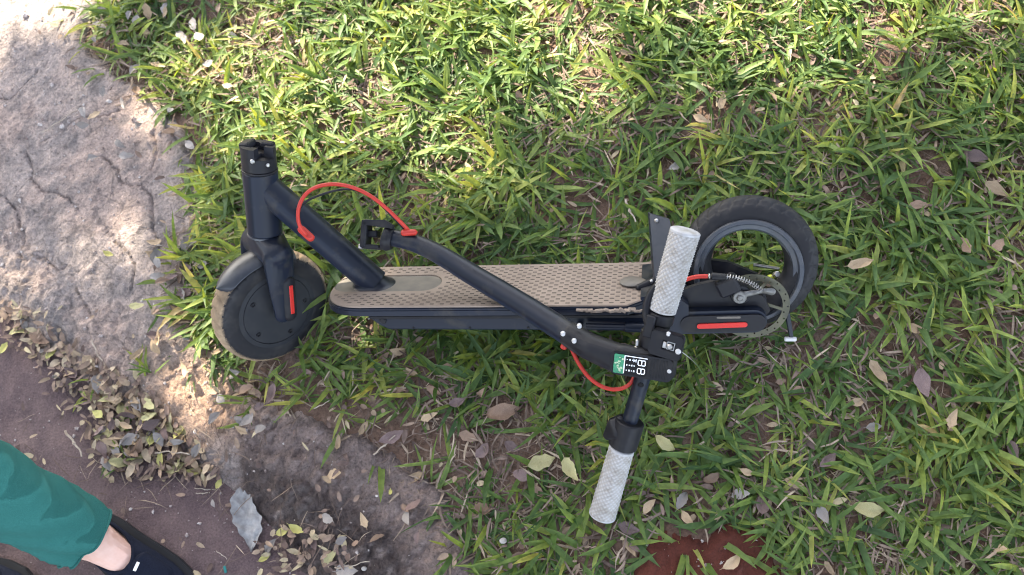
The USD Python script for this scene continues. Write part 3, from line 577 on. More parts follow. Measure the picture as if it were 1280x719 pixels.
obj('axle_nut', cat_([cyl(loc(at(969, 344, 1.285)), loc(at(972, 343, 1.27)), 0.006, sides=6)]), 'steel', sc, 30)
# kick stand folded along the case, and the bent rod by the wheel
obj('kickstand', cat_([tube(np.array([(0.262, 0.081, 0.1085), (0.185, 0.079, 0.106)]), 0.0055, 16), tube(np.array([(0.20, 0.079, 0.1065), (0.16, 0.076, 0.103)]), 0.008, 16)]), 'black_paint', sc)
obj('kickstand_bolt', cyl((0.273, 0.070, 0.106), (0.273, 0.0815, 0.106), 0.0055), 'steel', sc)
obj('tail_bracket', tube(np.array([loc(at(984, 392, 1.245)), loc(at(989, 421, 1.25))]), [0.0042, 0.0036], 10), 'fender_plastic', sc)
obj('bracket_foot', cbox((0.019, 0.006, 0.007), loc(at(988, 424, 1.25)), 0.0015), 'silver_paint', sc, 30)
# cables between the neck and the loose stem
def cable(pts, n=60): return loc(spline([at(*p) for p in pts], n))
obj('cable_grommet', m3.Manifold.batch_hull([ball(loc(at(377, 287, 1.305)), 0.0068, 16), ball(loc(at(388, 297, 1.308)), 0.0070, 16)]), 'red_plastic', sc, 40)
obj('brake_cable', tube(cable([(383, 294, 1.30), (374.5, 282, 1.292), (373, 262, 1.285), (384, 241, 1.28), (407, 231, 1.275), (436, 233, 1.275), (466, 247, 1.28), (490, 267, 1.29), (505, 282, 1.30), (512, 290, 1.312)]), 0.0032, 14), 'red_plastic', sc, True, 'arched red brake cable from the down tube to the loose stem')
obj('control_cable', tube(cable([(374, 276, 1.31), (378, 256, 1.30), (400, 244, 1.295), (440, 237, 1.29), (468, 249, 1.285), (488, 268, 1.29), (503, 284, 1.305), (508, 291, 1.315)]), 0.0021, 10), 'black_plastic', sc, True, 'thin black control cable beside the red one')

# ------------------------------------------------------------------ loose stem with handlebar
STEM = spline([at(480, 296.5, 1.325), at(512, 302, 1.320), at(545, 316, 1.308), at(580, 337, 1.291), at(615, 358, 1.268), at(650, 379, 1.245), at(705, 413.5, 1.206), at(736, 433, 1.185)], 60)
HB0, HB1 = at(857, 288, 1.105), at(752.5, 645, 1.262)
def hb(px, py):
    """the point of the handlebar's axis nearest to this pixel's ray."""
    d = ray(px, py); w = HB1 - HB0; n = np.cross(d, w); A_ = np.stack([d, -w, n], 1); s = np.linalg.solve(A_, HB0 - CAM); return HB0 + w * s[1]
base = at(640, 370, 1.30)
sm = thing('handlebar_stem', 'loose black handlebar stem with white textured grips lying across the scooter deck', 'handlebar', base)
def sob(name, mesh, m, smooth=35, label=None, parent=None): return obj(name, mesh, m, parent or sm, smooth, label, off=base)
sob('stem_tube', tube(STEM, np.interp(np.linspace(0, 1, 60), [0, 0.12, 0.4, 1], [0.0148, 0.0152, 0.0176, 0.0196]), 36), 'black_paint')
V_UP = -fwd                                          # towards the viewer, used only to lay out the head's flat top
hd = hb(808, 470); sdir = (hb(812, 455) - STEM[-1]); sdir /= np.linalg.norm(sdir)
hdir = (HB1 - HB0) / np.linalg.norm(HB1 - HB0)
nh = np.cross(sdir, hdir); nh /= np.linalg.norm(nh); nh = nh if nh @ (CAM - hd) > 0 else -nh
# head: neck flares from the tube to a flat housing
p0, p1, p2 = STEM[-6], at(776, 451, 1.158), at(826, 459, 1.142)
ex = (p2 - p1) / np.linalg.norm(p2 - p1); ez = nh - ex * (nh @ ex); ez /= np.linalg.norm(ez); ey = np.cross(ez, ex)
HFR = np.stack([ex, ey, ez], 1)
def HM(P): return p1 + np.asarray(P) @ HFR.T          # head frame: x along the stem, z out of the display
neck = m3.Manifold.batch_hull([ball(p0, 0.0203, 24), ball(STEM[-1], 0.0210, 24)]) + m3.Manifold.batch_hull([ball(STEM[-1], 0.0210, 24), ball(HM((0.0, 0.006, -0.006)), 0.017, 24), ball(HM((0.0, -0.008, -0.006)), 0.017, 24)]) + \
    m3.Manifold.batch_hull([ball(HM((0.0, 0.008, -0.006)), 0.0165, 24), ball(HM((0.0, -0.008, -0.006)), 0.0165, 24), ball(HM((0.068, 0.008, -0.007)), 0.0140, 24), ball(HM((0.068, -0.008, -0.007)), 0.0140, 24)])
sob('stem_head', smoothed(neck, 0.004, 14), 'black_plastic', 50)
for px, py in ((703.5, 415.5), (717.5, 424.5), (724, 406)):
    q = at(px, py, 1.176); sob('screw', cyl(q, q + CM @ np.array([0, 0.004, -0.006]), 0.0038, 0.0034), 'silver_paint', 30)
# display on the head
dsp = UsdGeom.Xform.Define(stage, path_of('display', sm)).GetPrim()
DZ = 0.0108
def hbx(size, c, ch=0.0004): return xf(cbox(size, c, ch), HFR, p1)
def rounded_plate(x0, x1, y0, y1, z0, z1, r):
    return xf(slab(sbox(x0 + r, y0 + r, x1 - r, y1 - r).buffer(r), z0, z1, 0.0006), HFR, p1)
sob('display_bezel', rounded_plate(-0.014, 0.078, -0.0185, 0.0185, DZ - 0.010, DZ, 0.009), 'black_plastic', 30, None, dsp)
sob('display_screen', rounded_plate(-0.010, 0.041, -0.0155, 0.0155, DZ + 0.0002, DZ + 0.0010, 0.006), 'screen_black', 30, 'cracked open display with green board showing', dsp)
sob('circuit_board', xf(slab(sbox(-0.006, -0.0125, 0.006, 0.0125).buffer(0.0025).intersection(sbox(-0.02, -0.02, 0.0065, 0.02)), DZ + 0.0012, DZ + 0.0020), HFR, p1), 'board_green', 30, 'green circuit board corner', dsp)
seg = []
for s, e, w in (((0.0070, -0.014), (0.0070, 0.014), 0.0018), ((0.0070, 0.0140), (0.0405, 0.0140), 0.0010)):
    seg.append(xf(slab(LineString([s, e]).buffer(w / 2, cap_style=2), DZ + 0.0012, DZ + 0.0018), HFR, p1))
sob('display_frame', cat_(seg), 'segment_white', False, None, dsp)
def digit(cx_, cy_, w, h, wd):
    out = []
    for a, b in (((-1, -1), (-1, 0)), ((-1, 0), (-1, 1)), ((1, -1), (1, 0)), ((1, 0), (1, 1)), ((-1, -1), (1, -1)), ((-1, 0), (1, 0)), ((-1, 1), (1, 1))):
        pa, pb = np.array(a, float), np.array(b, float); d_ = (pb - pa) * 0.08
        # the digit's height runs along the stem (local x)
        A_, B_ = pa + d_, pb - d_
        out.append(xf(slab(LineString([(cx_ + A_[1] * h / 2, cy_ + A_[0] * w / 2), (cx_ + B_[1] * h / 2, cy_ + B_[0] * w / 2)]).buffer(wd / 2, cap_style=2), DZ + 0.0012, DZ + 0.0017), HFR, p1))
    return cat_(out)
sob('display_digit', digit(0.0325, 0.0062, 0.0080, 0.0105, 0.0013), 'segment_white', False, None, dsp)
sob('display_digit', digit(0.0325, -0.0068, 0.0080, 0.0105, 0.0013), 'segment_white', False, None, dsp)
ic = []
for r_, y_ in enumerate((0.0085, 0.0, -0.0085)):
    for k, x_ in enumerate((0.0110, 0.0150, 0.0185, 0.0220)):
        ic.append(hbx((0.0020 if k % 2 else 0.0012, 0.0026 if (k + r_) % 2 else 0.0014, 0.0005), (x_, y_, DZ + 0.0014), 0.0001))
        if r_ == 0 and k > 1: ic.append(hbx((0.0008, 0.0052, 0.0005), (x_ + 0.002, y_, DZ + 0.0014), 0.0001))
sob('display_icons', cat_(ic), 'segment_white', False, None, dsp)
cp = [hbx((0.0012 + 0.002 * rng.random(), 0.0008 + 0.003 * rng.random(), 0.0006), (rng.uniform(-0.006, 0.005), rng.uniform(-0.012, 0.012), DZ + 0.0022), 0.0001) for _ in range(16)]
sob('board_chips', cat_(cp), 'board_copper', False, None, dsp)
ribs = [hbx((0.0012, 0.030, 0.0016), (0.046 + 0.0045 * k, 0, DZ + 0.0004), 0.0004) for k in range(6)]
sob('button_ribs', cat_(ribs), 'black_plastic', False, None, dsp)
sob('power_button', xf(cyl((0.073, 0.0, DZ - 0.001), (0.073, 0.0, DZ + 0.002), 0.0032), HFR, p1), 'silver_paint', 30, None, dsp)
# handlebar
sob('handlebar_tube', tube(np.linspace(hb(846, 330), hb(760, 620), 8), 0.0122, 28), 'black_paint')
def grip(a, b, r0, r1, label, bumps):
    n, m = 230, 160; t = np.linspace(0, 1, n); P = a + np.outer(t, b - a); ra = r0 + (r1 - r0) * t
    T = (b - a) / np.linalg.norm(b - a); x, y = frame(T); an = np.arange(m) * 2 * PI / m; Lg = np.linalg.norm(b - a)
    TT, AA = np.meshgrid(t, an, indexing='ij'); u = TT * Lg / 0.0078; v = AA / (2 * PI) * 17
    k1, k2 = np.abs(((u + v) % 1) - 0.5) * 2, np.abs(((u - v) % 1) - 0.5) * 2
    h = bumps * (np.minimum(k1, 1) * np.minimum(k2, 1)) ** 0.8
    edge = sstep(0, 0.02, TT) * sstep(1, 0.98, TT); lipm = sstep(0.055, 0.04, TT) + sstep(0.955, 0.975, TT)
    R_ = (ra[:, None] + np.where(lipm > 0.5, bumps * 0.7, h)) * (0.80 + 0.20 * np.sqrt(np.clip(edge, 0, 1)))
    V = P[:, None] + R_[..., None] * (np.cos(AA)[..., None] * x + np.sin(AA)[..., None] * y); V = V.reshape(-1, 3)
    i, j = np.meshgrid(np.arange(n - 1), np.arange(m), indexing='ij'); j2 = (j + 1) % m
    q = np.stack([i * m + j, i * m + j2, (i + 1) * m + j2, (i + 1) * m + j], -1).reshape(-1, 4)
    F = np.vstack([q[:, [0, 1, 2]], q[:, [0, 2, 3]]]); c0 = len(V); V = np.vstack([V, P[:1] - T * 0.001, P[-1:] + T * 0.001]); jj = np.arange(m)
    F = np.vstack([F, np.c_[np.full(m, c0), (jj + 1) % m, jj], np.c_[np.full(m, c0 + 1), (n - 1) * m + jj, (n - 1) * m + (jj + 1) % m]])
    tone = np.array([0.225, 0.212, 0.197]) + (np.clip(h / bumps, 0, 1) ** 0.6)[..., None] * np.array([0.085, 0.095, 0.108]); tone = np.where((lipm > 0.5)[..., None], [0.29, 0.29, 0.295], tone).reshape(-1, 3); tone = np.vstack([tone, [[0.28] * 3, [0.28] * 3]])
    gp = sob('grip', trimesh.Trimesh(V, F, process=False), 'grip_rubber', True, label)
    UsdGeom.PrimvarsAPI(gp).CreatePrimvar('tone', Sdf.ValueTypeNames.Color3fArray, 'vertex').Set(Vt.Vec3fArray.FromNumpy(tone.astype(np.float32)))
grip(hb(857, 287), hb(830, 390), 0.0205, 0.0190, 'upper dusty white studded grip', 0.0022)
grip(hb(771, 556), hb(752, 645), 0.0195, 0.0215, 'lower pale grey white grip with diamond pattern', 0.0011)
def collar(a, b, r, name, lab=None):
    sob(name, cyl(a, b, r, ch=0.002, sides=32), 'black_plastic', 30, lab)
collar(hb(829, 391), hb(825, 404), 0.0205, 'brake_collar'); collar(hb(824.5, 405.5), hb(821.5, 414), 0.0185, 'brake_collar'); collar(hb(821.5, 415), hb(816, 436), 0.0215, 'lever_clamp')
# brake lever body with cable bolt
lb0, lb1 = hb(820, 424), at(842, 434, 1.118)
bd = (at(848, 437, 1.112) - at(818, 428, 1.125)); bd /= np.linalg.norm(bd); bz = nh - bd * (nh @ bd); bz /= np.linalg.norm(bz); by = np.cross(bz, bd); BR = np.stack([bd, by, bz], 1); bc = at(834, 431, 1.122)
sob('lever_body', xf(slab(sbox(-0.018, -0.0125, 0.016, 0.0125).buffer(0.007).difference(sbox(-0.006, -0.006, 0.013, 0.007)), -0.007, 0.006, 0.0015), BR, bc), 'black_plastic', 30)
sob('lever_plate', xf(slab(sbox(-0.006, -0.006, 0.013, 0.007), -0.004, 0.001), BR, bc), 'screen_black', 30)
sob('cable_anchor', xf(cat_([cbox((0.006, 0.010, 0.005), (-0.003, 0.0, 0.003), 0.001), cyl((0.005, 0, 0.001), (0.005, 0, 0.0075), 0.0042)]), BR, bc), 'steel', 30)
sob('anchor_frame', xf(slab(sbox(0.0, -0.0058, 0.0115, 0.0062).difference(sbox(0.0012, -0.0046, 0.0103, 0.005)), 0.0012, 0.003), BR, bc), 'silver_paint', False)
sob('lever_bolt', xf(cyl((0.0185, -0.003, 0.004), (0.0185, -0.003, 0.0082), 0.0042), BR, bc), 'silver_paint', 30)
sob('lever_bolt', xf(cyl((-0.001, 0.0165, 0.002), (-0.001, 0.019, 0.006), 0.0035), BR, bc), 'silver_paint', 30)
sob('brake_lever', tube(spline([bc + BR @ np.array(q) for q in ((-0.016, 0.006, -0.006), (-0.036, 0.018, -0.012), (-0.046, 0.05, -0.02), (-0.030, 0.085, -0.028))], 24), np.linspace(0.0065, 0.0045, 24), 12), 'black_plastic', 40)
sob('bell_mount', xf(cbox((0.014, 0.034, 0.006), (-0.032, 0.018, -0.004), 0.0015), BR, bc), 'black_plastic', 30)
sob('cable_adjuster', cat_([cyl(at(797, 424, 1.15), at(796, 433, 1.152), 0.0032), cyl(at(796, 433, 1.152), at(795.5, 436, 1.153), 0.0045)]), 'steel', 30)
sob('stem_brake_cable', tube(spline([at(795.5, 436, 1.153), at(795, 446, 1.165), at(795, 460, 1.185), at(789, 478, 1.19), at(776, 486, 1.195), at(757, 485, 1.20), at(740, 475, 1.205), at(727, 460, 1.208), at(716, 440, 1.207), at(709, 424, 1.205)], 60), 0.0031, 14), 'red_plastic', True, 'red brake cable looping under the stem head')
sob('frayed_wire', tube(spline([at(852, 440, 1.12), at(860, 446, 1.125), at(870, 456, 1.14)], 12), 0.0006, 6), 'steel', True)
# throttle collar on the lower bar
collar(hb(782, 524), hb(773, 556), 0.0232, 'throttle_collar')
tc = hb(777, 540); tcu = np.cross(hdir, nh); tcu = tcu if tcu @ (CM @ np.array([-1.0, 0, 0])) > 0 else -tcu
sob('throttle_paddle', m3.Manifold.batch_hull([ball(tc + tcu * 0.024 - hdir * 0.012, 0.008, 14), ball(tc + tcu * 0.026 + hdir * 0.012, 0.008, 14), ball(tc + tcu * 0.014 - hdir * 0.020, 0.008, 14), ball(tc + tcu * 0.012 + nh * 0.008, 0.012, 14)]), 'black_plastic', 40)
q = hb(797, 476); sob('bar_hole', cyl(q + nh * 0.0095, q + nh * 0.0128, 0.0048), 'screen_black', 30)
# hinge at the lower end of the stem
hp, hq = at(455, 295, 1.328), at(484, 297, 1.322); hx = (hq - hp) / np.linalg.norm(hq - hp); hz = -fwd - hx * (-fwd @ hx); hz /= np.linalg.norm(hz); hy = np.cross(hz, hx); HH = np.stack([hx, hy, hz], 1); hc = at(469, 294, 1.325)
sob('hinge_block', xf(cat_([cbox((0.010, 0.046, 0.034), (-0.016, 0.0, 0.0), 0.002), cbox((0.034, 0.009, 0.030), (0.0, 0.0205, 0.0), 0.002), cbox((0.030, 0.008, 0.030), (-0.004, -0.0205, 0.0), 0.002), cbox((0.018, 0.012, 0.020), (-0.004, 0.002, -0.004), 0.002)]), HH, hc), 'black_plastic', 30)
sob('hinge_collar', tube([at(481, 296.5, 1.324), at(486, 298, 1.323), at(491, 299, 1.3225)], [0.0215, 0.0222, 0.0185], 32), 'black_plastic')
sob('hinge_pin', cat_([xf(cyl((-0.0215, -0.017, 0.006), (-0.0215, -0.026, 0.006), 0.0052), HH, hc), xf(cyl((-0.022, 0.01, 0.0), (-0.0155, 0.01, 0.0), 0.008), HH, hc)]), 'steel', 30)
sob('hinge_lever', xf(hull_pts(np.array([(x, y, z) for x, y in ((-0.02, 0.023), (0.02, 0.026), (0.036, 0.018), (0.034, 0.012), (-0.02, 0.016)) for z in (0.006, 0.017)])), HH, hc), 'black_plastic', 30)
sob('cable_grommet', m3.Manifold.batch_hull([ball(at(505, 291, 1.306), 0.0058, 14), ball(at(518, 290.5, 1.306), 0.0052, 14)]), 'red_plastic', 40)
sob('tube_port', cyl(at(703.5, 436, 1.207), at(709, 424, 1.203), 0.0052), 'red_plastic', 30)

# ------------------------------------------------------------------ grass
rng = np.random.default_rng(11)
def sub_dist(P, path, r):
    best = np.full(len(P), 1e9)
    for a, b in zip(path[:-1], path[1:]):
        d = b - a; t = np.clip(((P - a) @ d) / (d @ d), 0, 1); best = np.minimum(best, np.linalg.norm(P - a - t[:, None] * d, axis=1))
    return best < r
STEM_S = STEM[::6]
FWC = wor(A0); FWN = SR @ (QR @ np.array([0, 1.0, 0]))
def blocked(P, m=0.004):
    """points inside the scooter's or the handlebar's solid parts."""
    L_ = loc(P); x, y, z = L_.T
    b = (x > 0.12) & (x < 0.725) & (np.abs(y) < 0.086 + m) & (z > 0.126 - m) & (z < 0.150 + m)
    b |= (x > 0.60) & (x < 0.69) & (np.abs(y) < 0.03) & (z > 0.14) & (z < 0.20)
    b |= (x > 0.145) & (x < 0.655) & (np.abs(y) < 0.068 + m) & (z > 0.090 - m) & (z < 0.135)
    b |= (x > -0.03) & (x < 0.18) & (np.abs(y) < 0.066) & (np.abs(y) > 0.033) & (z > 0.080) & (z < 0.165)
    for c, n, ro, ri, w in ((FWC, FWN, 0.109, 0.0, 0.027), (WC, nW, 0.112, 0.060, 0.027)):
        q = P - c; h = q @ n; rad = np.linalg.norm(q - h[:, None] * n, axis=1); b |= (np.abs(h) < w) & (rad < ro) & (rad > ri)
    for c0, c1, r in ((0.6, 0.1, 0.032),): b |= sub_dist(P, np.array([wor(DT0), wor(DT1)]), 0.030) | sub_dist(P, np.array([wor(ax(0.12)), wor(ax(0.31))]), 0.033)
    b |= sub_dist(P, STEM_S, 0.021) | sub_dist(P, np.array([HB0, HB1]), 0.025) | sub_dist(P, np.array([p1, p2]), 0.028) | sub_dist(P, np.array([hp, hq]), 0.03)
    b |= sub_dist(P, np.array([wor(A0 + QR @ np.array([0, 0.047, 0.0])), wor(A0 + QR @ np.array([0, 0.047, 0.12]))]), 0.02)
    return b
def strips(base, az, L_, W_, e0_, e1_, nseg, fold, floor, twist=0.0):
    """curved blades: base (n,3); elevation runs from e0 to e1 along each."""
    n = len(base); t = (np.arange(nseg) + 0.5) / nseg; el = e0_[:, None] + (e1_ - e0_)[:, None] * t[None] ** 1.2
    a_ = az[:, None] + twist * rng.normal(0, 1, n)[:, None] * t[None]
    d = np.stack([np.cos(el) * np.cos(a_), np.cos(el) * np.sin(a_), np.sin(el)], -1) * (L_ / nseg)[:, None, None]
    P = np.concatenate([base[:, None], base[:, None] + np.cumsum(d, 1)], 1)
    g = floor(P[..., 0], P[..., 1]); P[..., 2] = np.maximum(P[..., 2], g + 0.003 + 0.008 * rng.random((n, 1)) * (np.arange(nseg + 1) > 0))
    sd = np.stack([-np.sin(az), np.cos(az), rng.normal(0, 0.25, n)], -1); sd /= np.linalg.norm(sd, axis=1, keepdims=True)
    tt = np.linspace(0, 1, nseg + 1); wp = np.minimum(1, 0.55 + 1.6 * tt) * np.sqrt(np.clip(1 - tt ** 2.6, 0.0, 1)); wp[-1] = 0.03
    w = W_[:, None] * wp[None] / 2
    nor = np.cross(np.gradient(P, axis=1), np.broadcast_to(sd[:, None], P.shape)); nor /= np.linalg.norm(nor, axis=2, keepdims=True) + 1e-9
    nor = np.where(nor[..., 2:] < 0, -nor, nor)
    l = P + sd[:, None] * w[..., None]; r = P - sd[:, None] * w[..., None]
    if fold:
        c = P - nor * (w * fold)[..., None]; V = np.stack([l, c, r], 2); m = 3
    else: V = np.stack([l, r], 2); m = 2
    q = []
    for k in range(nseg):
        for j in range(m - 1): q.append([k * m + j, k * m + j + 1, (k + 1) * m + j + 1, (k + 1) * m + j])
    q = np.array(q); F = (q[None] + (np.arange(n) * (nseg + 1) * m)[:, None, None]).reshape(-1, 4)
    return P, V.reshape(-1, 3), F, (nseg + 1) * m
def set_random(p, n, per, patch=None):
    c = rng.random(n) if patch is None else np.clip(0.62 * rng.random(n) + 0.62 * (patch - 0.5) + 0.19, 0, 1)
    UsdGeom.PrimvarsAPI(p).CreatePrimvar('rnd', Sdf.ValueTypeNames.Color3fArray, 'vertex').Set(Vt.Vec3fArray.FromNumpy(np.repeat(np.repeat(c, per)[:, None], 3, 1).astype(np.float32)))
def add_stuff(name, V, F, m, label, cat):
    tri = np.vstack([F[:, [0, 1, 2]], F[:, [0, 2, 3]]]); per_ = per
    p = usdkit.mesh(stage, path_of(name), (V, tri), LOOK[m], smooth=True); b_ = V[::per_]; set_random(p, len(V) // per_, per_, fbm2(b_[:, 0], b_[:, 1], 11, 3, 95) if m == 'grass' else None); return tag(p.GetPrim(), label, cat, None, 'stuff')
def take(V, F, keep, per):
    keep_v = np.repeat(keep, per); new = np.cumsum(keep_v) - 1; fk = keep[F[:, 0] // per]; return V[keep_v], new[F[fk]]

# ---- fallen leaves: spots first, so that the grass can part around them
KINDS = {'tan': 'leaf_tan', 'olive': 'leaf_olive', 'purple': 'leaf_purple', 'brown': 'leaf_brown', 'grey': 'leaf_grey', 'yellow': 'leaf_yellow'}
LEAF = []   # (pixel spot, length px, image angle deg, kind, height above soil, tilt, label, group)
GR = 'dry leaves scattered in the grass'
def put(px, py, ln, ang, kind, label=None, h=0.016, tilt=18, group=None):
    LEAF.append((px, py, ln, ang, kind, h, tilt, label, group))
put(1091, 469, 34, 55, 'tan', 'large tan leaf standing half on edge in the grass right of the rear wheel')
put(1148, 482, 38, 80, 'purple', 'long grey purple leaf lying upright beside the tan one at right')
put(1076, 638, 38, 8, 'olive', 'large olive yellow oval leaf lying flat in the lower right grass', 0.03, 6)
put(1029, 576, 28, -40, 'purple', 'crumpled purple brown leaf in the lower right grass above the olive one')
put(1183, 527, 28, -65, 'tan', 'pale tan leaf above a tuft of straw at right', 0.02)
put(1233, 248, 34, 28, 'tan', 'clean tan leaf high at the right edge of the lawn', 0.03, 8)
put(1065, 339, 32, -12, 'tan', 'tan leaf just right of the broken rear tyre', 0.03, 8)
put(1212, 203, 32, 10, 'purple', 'dark purple leaf lying at the upper right')
put(897, 142, 24, -70, 'tan', 'tan leaf above the rear tyre, right one of a pair', 0.03)
put(873, 158, 22, 20, 'tan', 'tan leaf above the rear tyre, left one of a pair', 0.025)
put(520, 599, 30, -25, 'tan', 'pale tan leaf at the edge of the bank below the deck', 0.012, 10)
put(676, 581, 36, -20, 'olive', 'broad olive brown leaf left of the lower grip, larger of two', 0.026, 6)
put(712, 591, 32, 60, 'olive', 'yellowish olive leaf beside the lower grip', 0.03, 10)
put(654, 597, 30, 15, 'purple', 'purple grey leaf left of the olive pair')
put(828, 558, 30, 35, 'olive', 'olive tan leaf right of the throttle collar', 0.03, 8)
put(629, 517, 44, -12, 'brown', 'largest crumpled brown leaf below the stem head', 0.02)
put(491, 545, 34, -25, 'purple', 'long purple leaf below the front of the deck')
put(604, 638, 32, -20, 'brown', 'broad brown leaf at the lower edge of the lawn')
put(785, 661, 30, 15, 'purple', 'dark purple leaf on the edge of the red earth', 0.012)
put(786, 684, 28, 60, 'tan', 'pale curled leaf on the left rim of the red earth', 0.008)
put(910, 702, 30, -40, 'tan', 'tan leaf lying on the red earth', 0.022)
put(858, 649, 24, 50, 'tan', 'pinkish tan leaf at the top of the red earth patch', 0.014)
put(949, 635, 32, -75, 'purple', 'purple brown leaf standing in grass right of the red earth')
put(850, 627, 26, -60, 'grey', 'narrow grey leaf above the red earth')
put(810, 635, 24, -50, 'tan', 'small tan leaf between the grip and the red earth')
put(838, 613, 20, 10, 'purple', 'small round purple leaf right of the lower grip')
put(144, 324, 15, 20, 'yellow', 'single small yellow leaf on the pale bank', 0.016, 5)
put(181, 390, 20, -10, 'olive', 'olive leaf alone on the lower pale bank', 0.016, 8)
put(179, 448, 22, -50, 'tan', 'curled tan leaf low on the bank above the litter', 0.016, 8)
put(7, 436, 16, -60, 'yellow', 'yellowish leaf alone on the path at the left edge', 0.006, 8)
put(46, 447, 15, -20, 'tan', 'pale leaf alone on the path left of the litter', 0.006, 8)
put(357, 664, 20, -40, 'yellow', 'pale yellow leaf at the foot of the bank, left of a pair', 0.008, 12)
put(373, 661, 22, 30, 'yellow', 'pale yellow leaf at the foot of the bank, right of a pair', 0.012, 14)
put(339, 683, 22, -50, 'grey', 'greyish white leaf on the path below the yellow pair', 0.008, 10)
put(331, 699, 14, -25, 'yellow', 'lowest small yellow leaf on the path', 0.006, 8)
put(436, 715, 34, -5, 'grey', 'broad whitish leaf at the bottom edge of the bank', 0.01, 8)
put(416, 696, 22, -50, 'olive', 'olive leaf near the bottom edge of the bank', 0.012, 14)
put(396, 680, 20, 70, 'purple', 'purple leaf at the foot of the bank', 0.012, 14)
put(137, 580, 24, 65, 'grey', 'curled whitish leaf at the lower tip of the litter heap', 0.01, 20)
put(275, 605, 14, -70, 'yellow', 'small pale leaf on the path below the litter', 0.006, 8)
put(268, 630, 11, 70, 'grey', 'smallest pale leaf on the path below the litter', 0.006, 8)
put(246, 590, 20, 0, 'yellow', 'pale yellow leaf at the lower right end of the litter', 0.008, 12)
for px, py, ln, an, k in ((972, 480, 18, -20, 'brown'), (995, 491, 18, -10, 'brown'), (1066, 504, 24, -15, 'tan'), (1086, 536, 20, -5, 'grey'), (1212, 504, 18, 50, 'tan'), (989, 605, 24, 20, 'tan'), (1025, 645, 24, 65, 'grey'),
        (1031, 711, 20, 60, 'tan'), (1260, 566, 26, 70, 'purple'), (1242, 688, 24, 10, 'tan'), (962, 534, 16, 0, 'tan'), (1200, 312, 26, 60, 'brown'), (1241, 312, 24, -50, 'brown'), (1141, 413, 26, 20, 'tan'), (1143, 263, 24, 5, 'brown'),
        (723, 52, 22, 30, 'tan'), (782, 72, 18, 10, 'tan'), (650, 128, 20, 60, 'brown'), (842, 213, 20, -30, 'grey'), (538, 523, 24, -25, 'tan'), (501, 493, 28, -10, 'brown'), (586, 548, 26, 20, 'brown'), (606, 563, 28, -45, 'purple'),
        (493, 618, 16, 20, 'yellow'), (602, 493, 20, -35, 'brown'), (456, 537, 20, -60, 'tan'), (887, 598, 24, -25, 'brown'), (931, 591, 20, 15, 'tan'), (923, 620, 24, -10, 'grey'), (990, 607, 22, 30, 'tan'), (705, 668, 26, -40, 'tan'), (674, 616, 20, 50, 'brown'),
        (500, 440, 24, -15, 'tan'), (515, 470, 22, 20, 'tan'), (480, 448, 20, -40, 'brown'), (700, 465, 26, -75, 'brown'), (545, 490, 20, 30, 'brown'), (572, 505, 22, -20, 'purple'), (640, 560, 22, 30, 'purple'), (560, 460, 18, 0, 'brown')):
    put(px, py, ln, an, k, group=GR)
# the heap along the path
PILE = Polygon([(2, 382), (40, 396), (88, 436), (132, 466), (188, 492), (214, 530), (252, 566), (276, 590), (262, 606), (232, 592), (196, 588), (150, 592), (112, 560), (118, 520), (86, 488), (60, 462), (34, 440), (10, 410)])
g1 = 'leaves heaped along the foot of the bank'; n = 0
while n < 118:
    x, y = rng.uniform(0, 285), rng.uniform(380, 610)
    if not PILE.contains(Point(x, y)): continue
    core = math.exp(-((x - 190) / 80) ** 2 - ((y - 540) / 50) ** 2)
    if rng.random() > 0.32 + core: continue
    put(x, y, rng.uniform(15, 28), rng.uniform(0, 360), rng.choice(['olive', 'olive', 'tan', 'grey', 'purple', 'yellow', 'brown'], p=[.12, .10, .30, .12, .12, .05, .19]), None, 0.006 + 0.022 * core * rng.random() + 0.006 * rng.random(), 30, g1); n += 1
g2 = 'leaves lying where the bank meets the grass'
for x0, x1, y0, y1, k_ in ((195, 262, 300, 470, 30), (262, 345, 470, 545, 16), (400, 560, 540, 680, 12)):
    for _ in range(k_): put(rng.uniform(x0, x1), rng.uniform(y0, y1), rng.uniform(15, 26), rng.uniform(0, 360), rng.choice(['brown', 'grey', 'purple', 'tan']), None, 0.012 + 0.012 * rng.random(), 24, g2)
g3 = 'leaves in the shaded grass at the upper left'
for _ in range(40): put(rng.uniform(100, 330), rng.uniform(10, 215), rng.uniform(13, 22), rng.uniform(0, 360), rng.choice(['grey', 'brown', 'tan', 'grey']), None, 0.018 + 0.02 * rng.random(), 24, g3)
def where(px, py, grp):
    if grp == g1: return 'at the thin upper left end of the heap' if py < 450 else 'in the middle of the heap between path and bank' if py < 515 else 'on the thick lower part of the heap, left side' if px < 165 else 'on the thick lower part of the heap, right side'
    if grp == g2: return 'on the ragged bank edge left of the front wheel' if py < 470 else 'at the bank top just below the front wheel' if px < 350 else 'on the dark bank below the deck'
    if grp == g3: return ('in the grass near the top left corner' if py < 75 else 'in the upper left grass along the pale bank' if py < 150 else 'in the grass left of the upright neck') + (', inner side' if px > 215 else ', bank side')
    return 'in the grass above the scooter' if py < 240 else ('in the right hand grass level with the rear wheel' if py < 420 else 'in the grass right of the handlebar' if py < 560 else 'in the lower right corner of the lawn') if px > 860 else 'in the thin grass below the deck' if px < 620 and py < 560 else 'in the grass left of the lower grip'
SPOT = [G(l[0], l[1]) for l in LEAF]
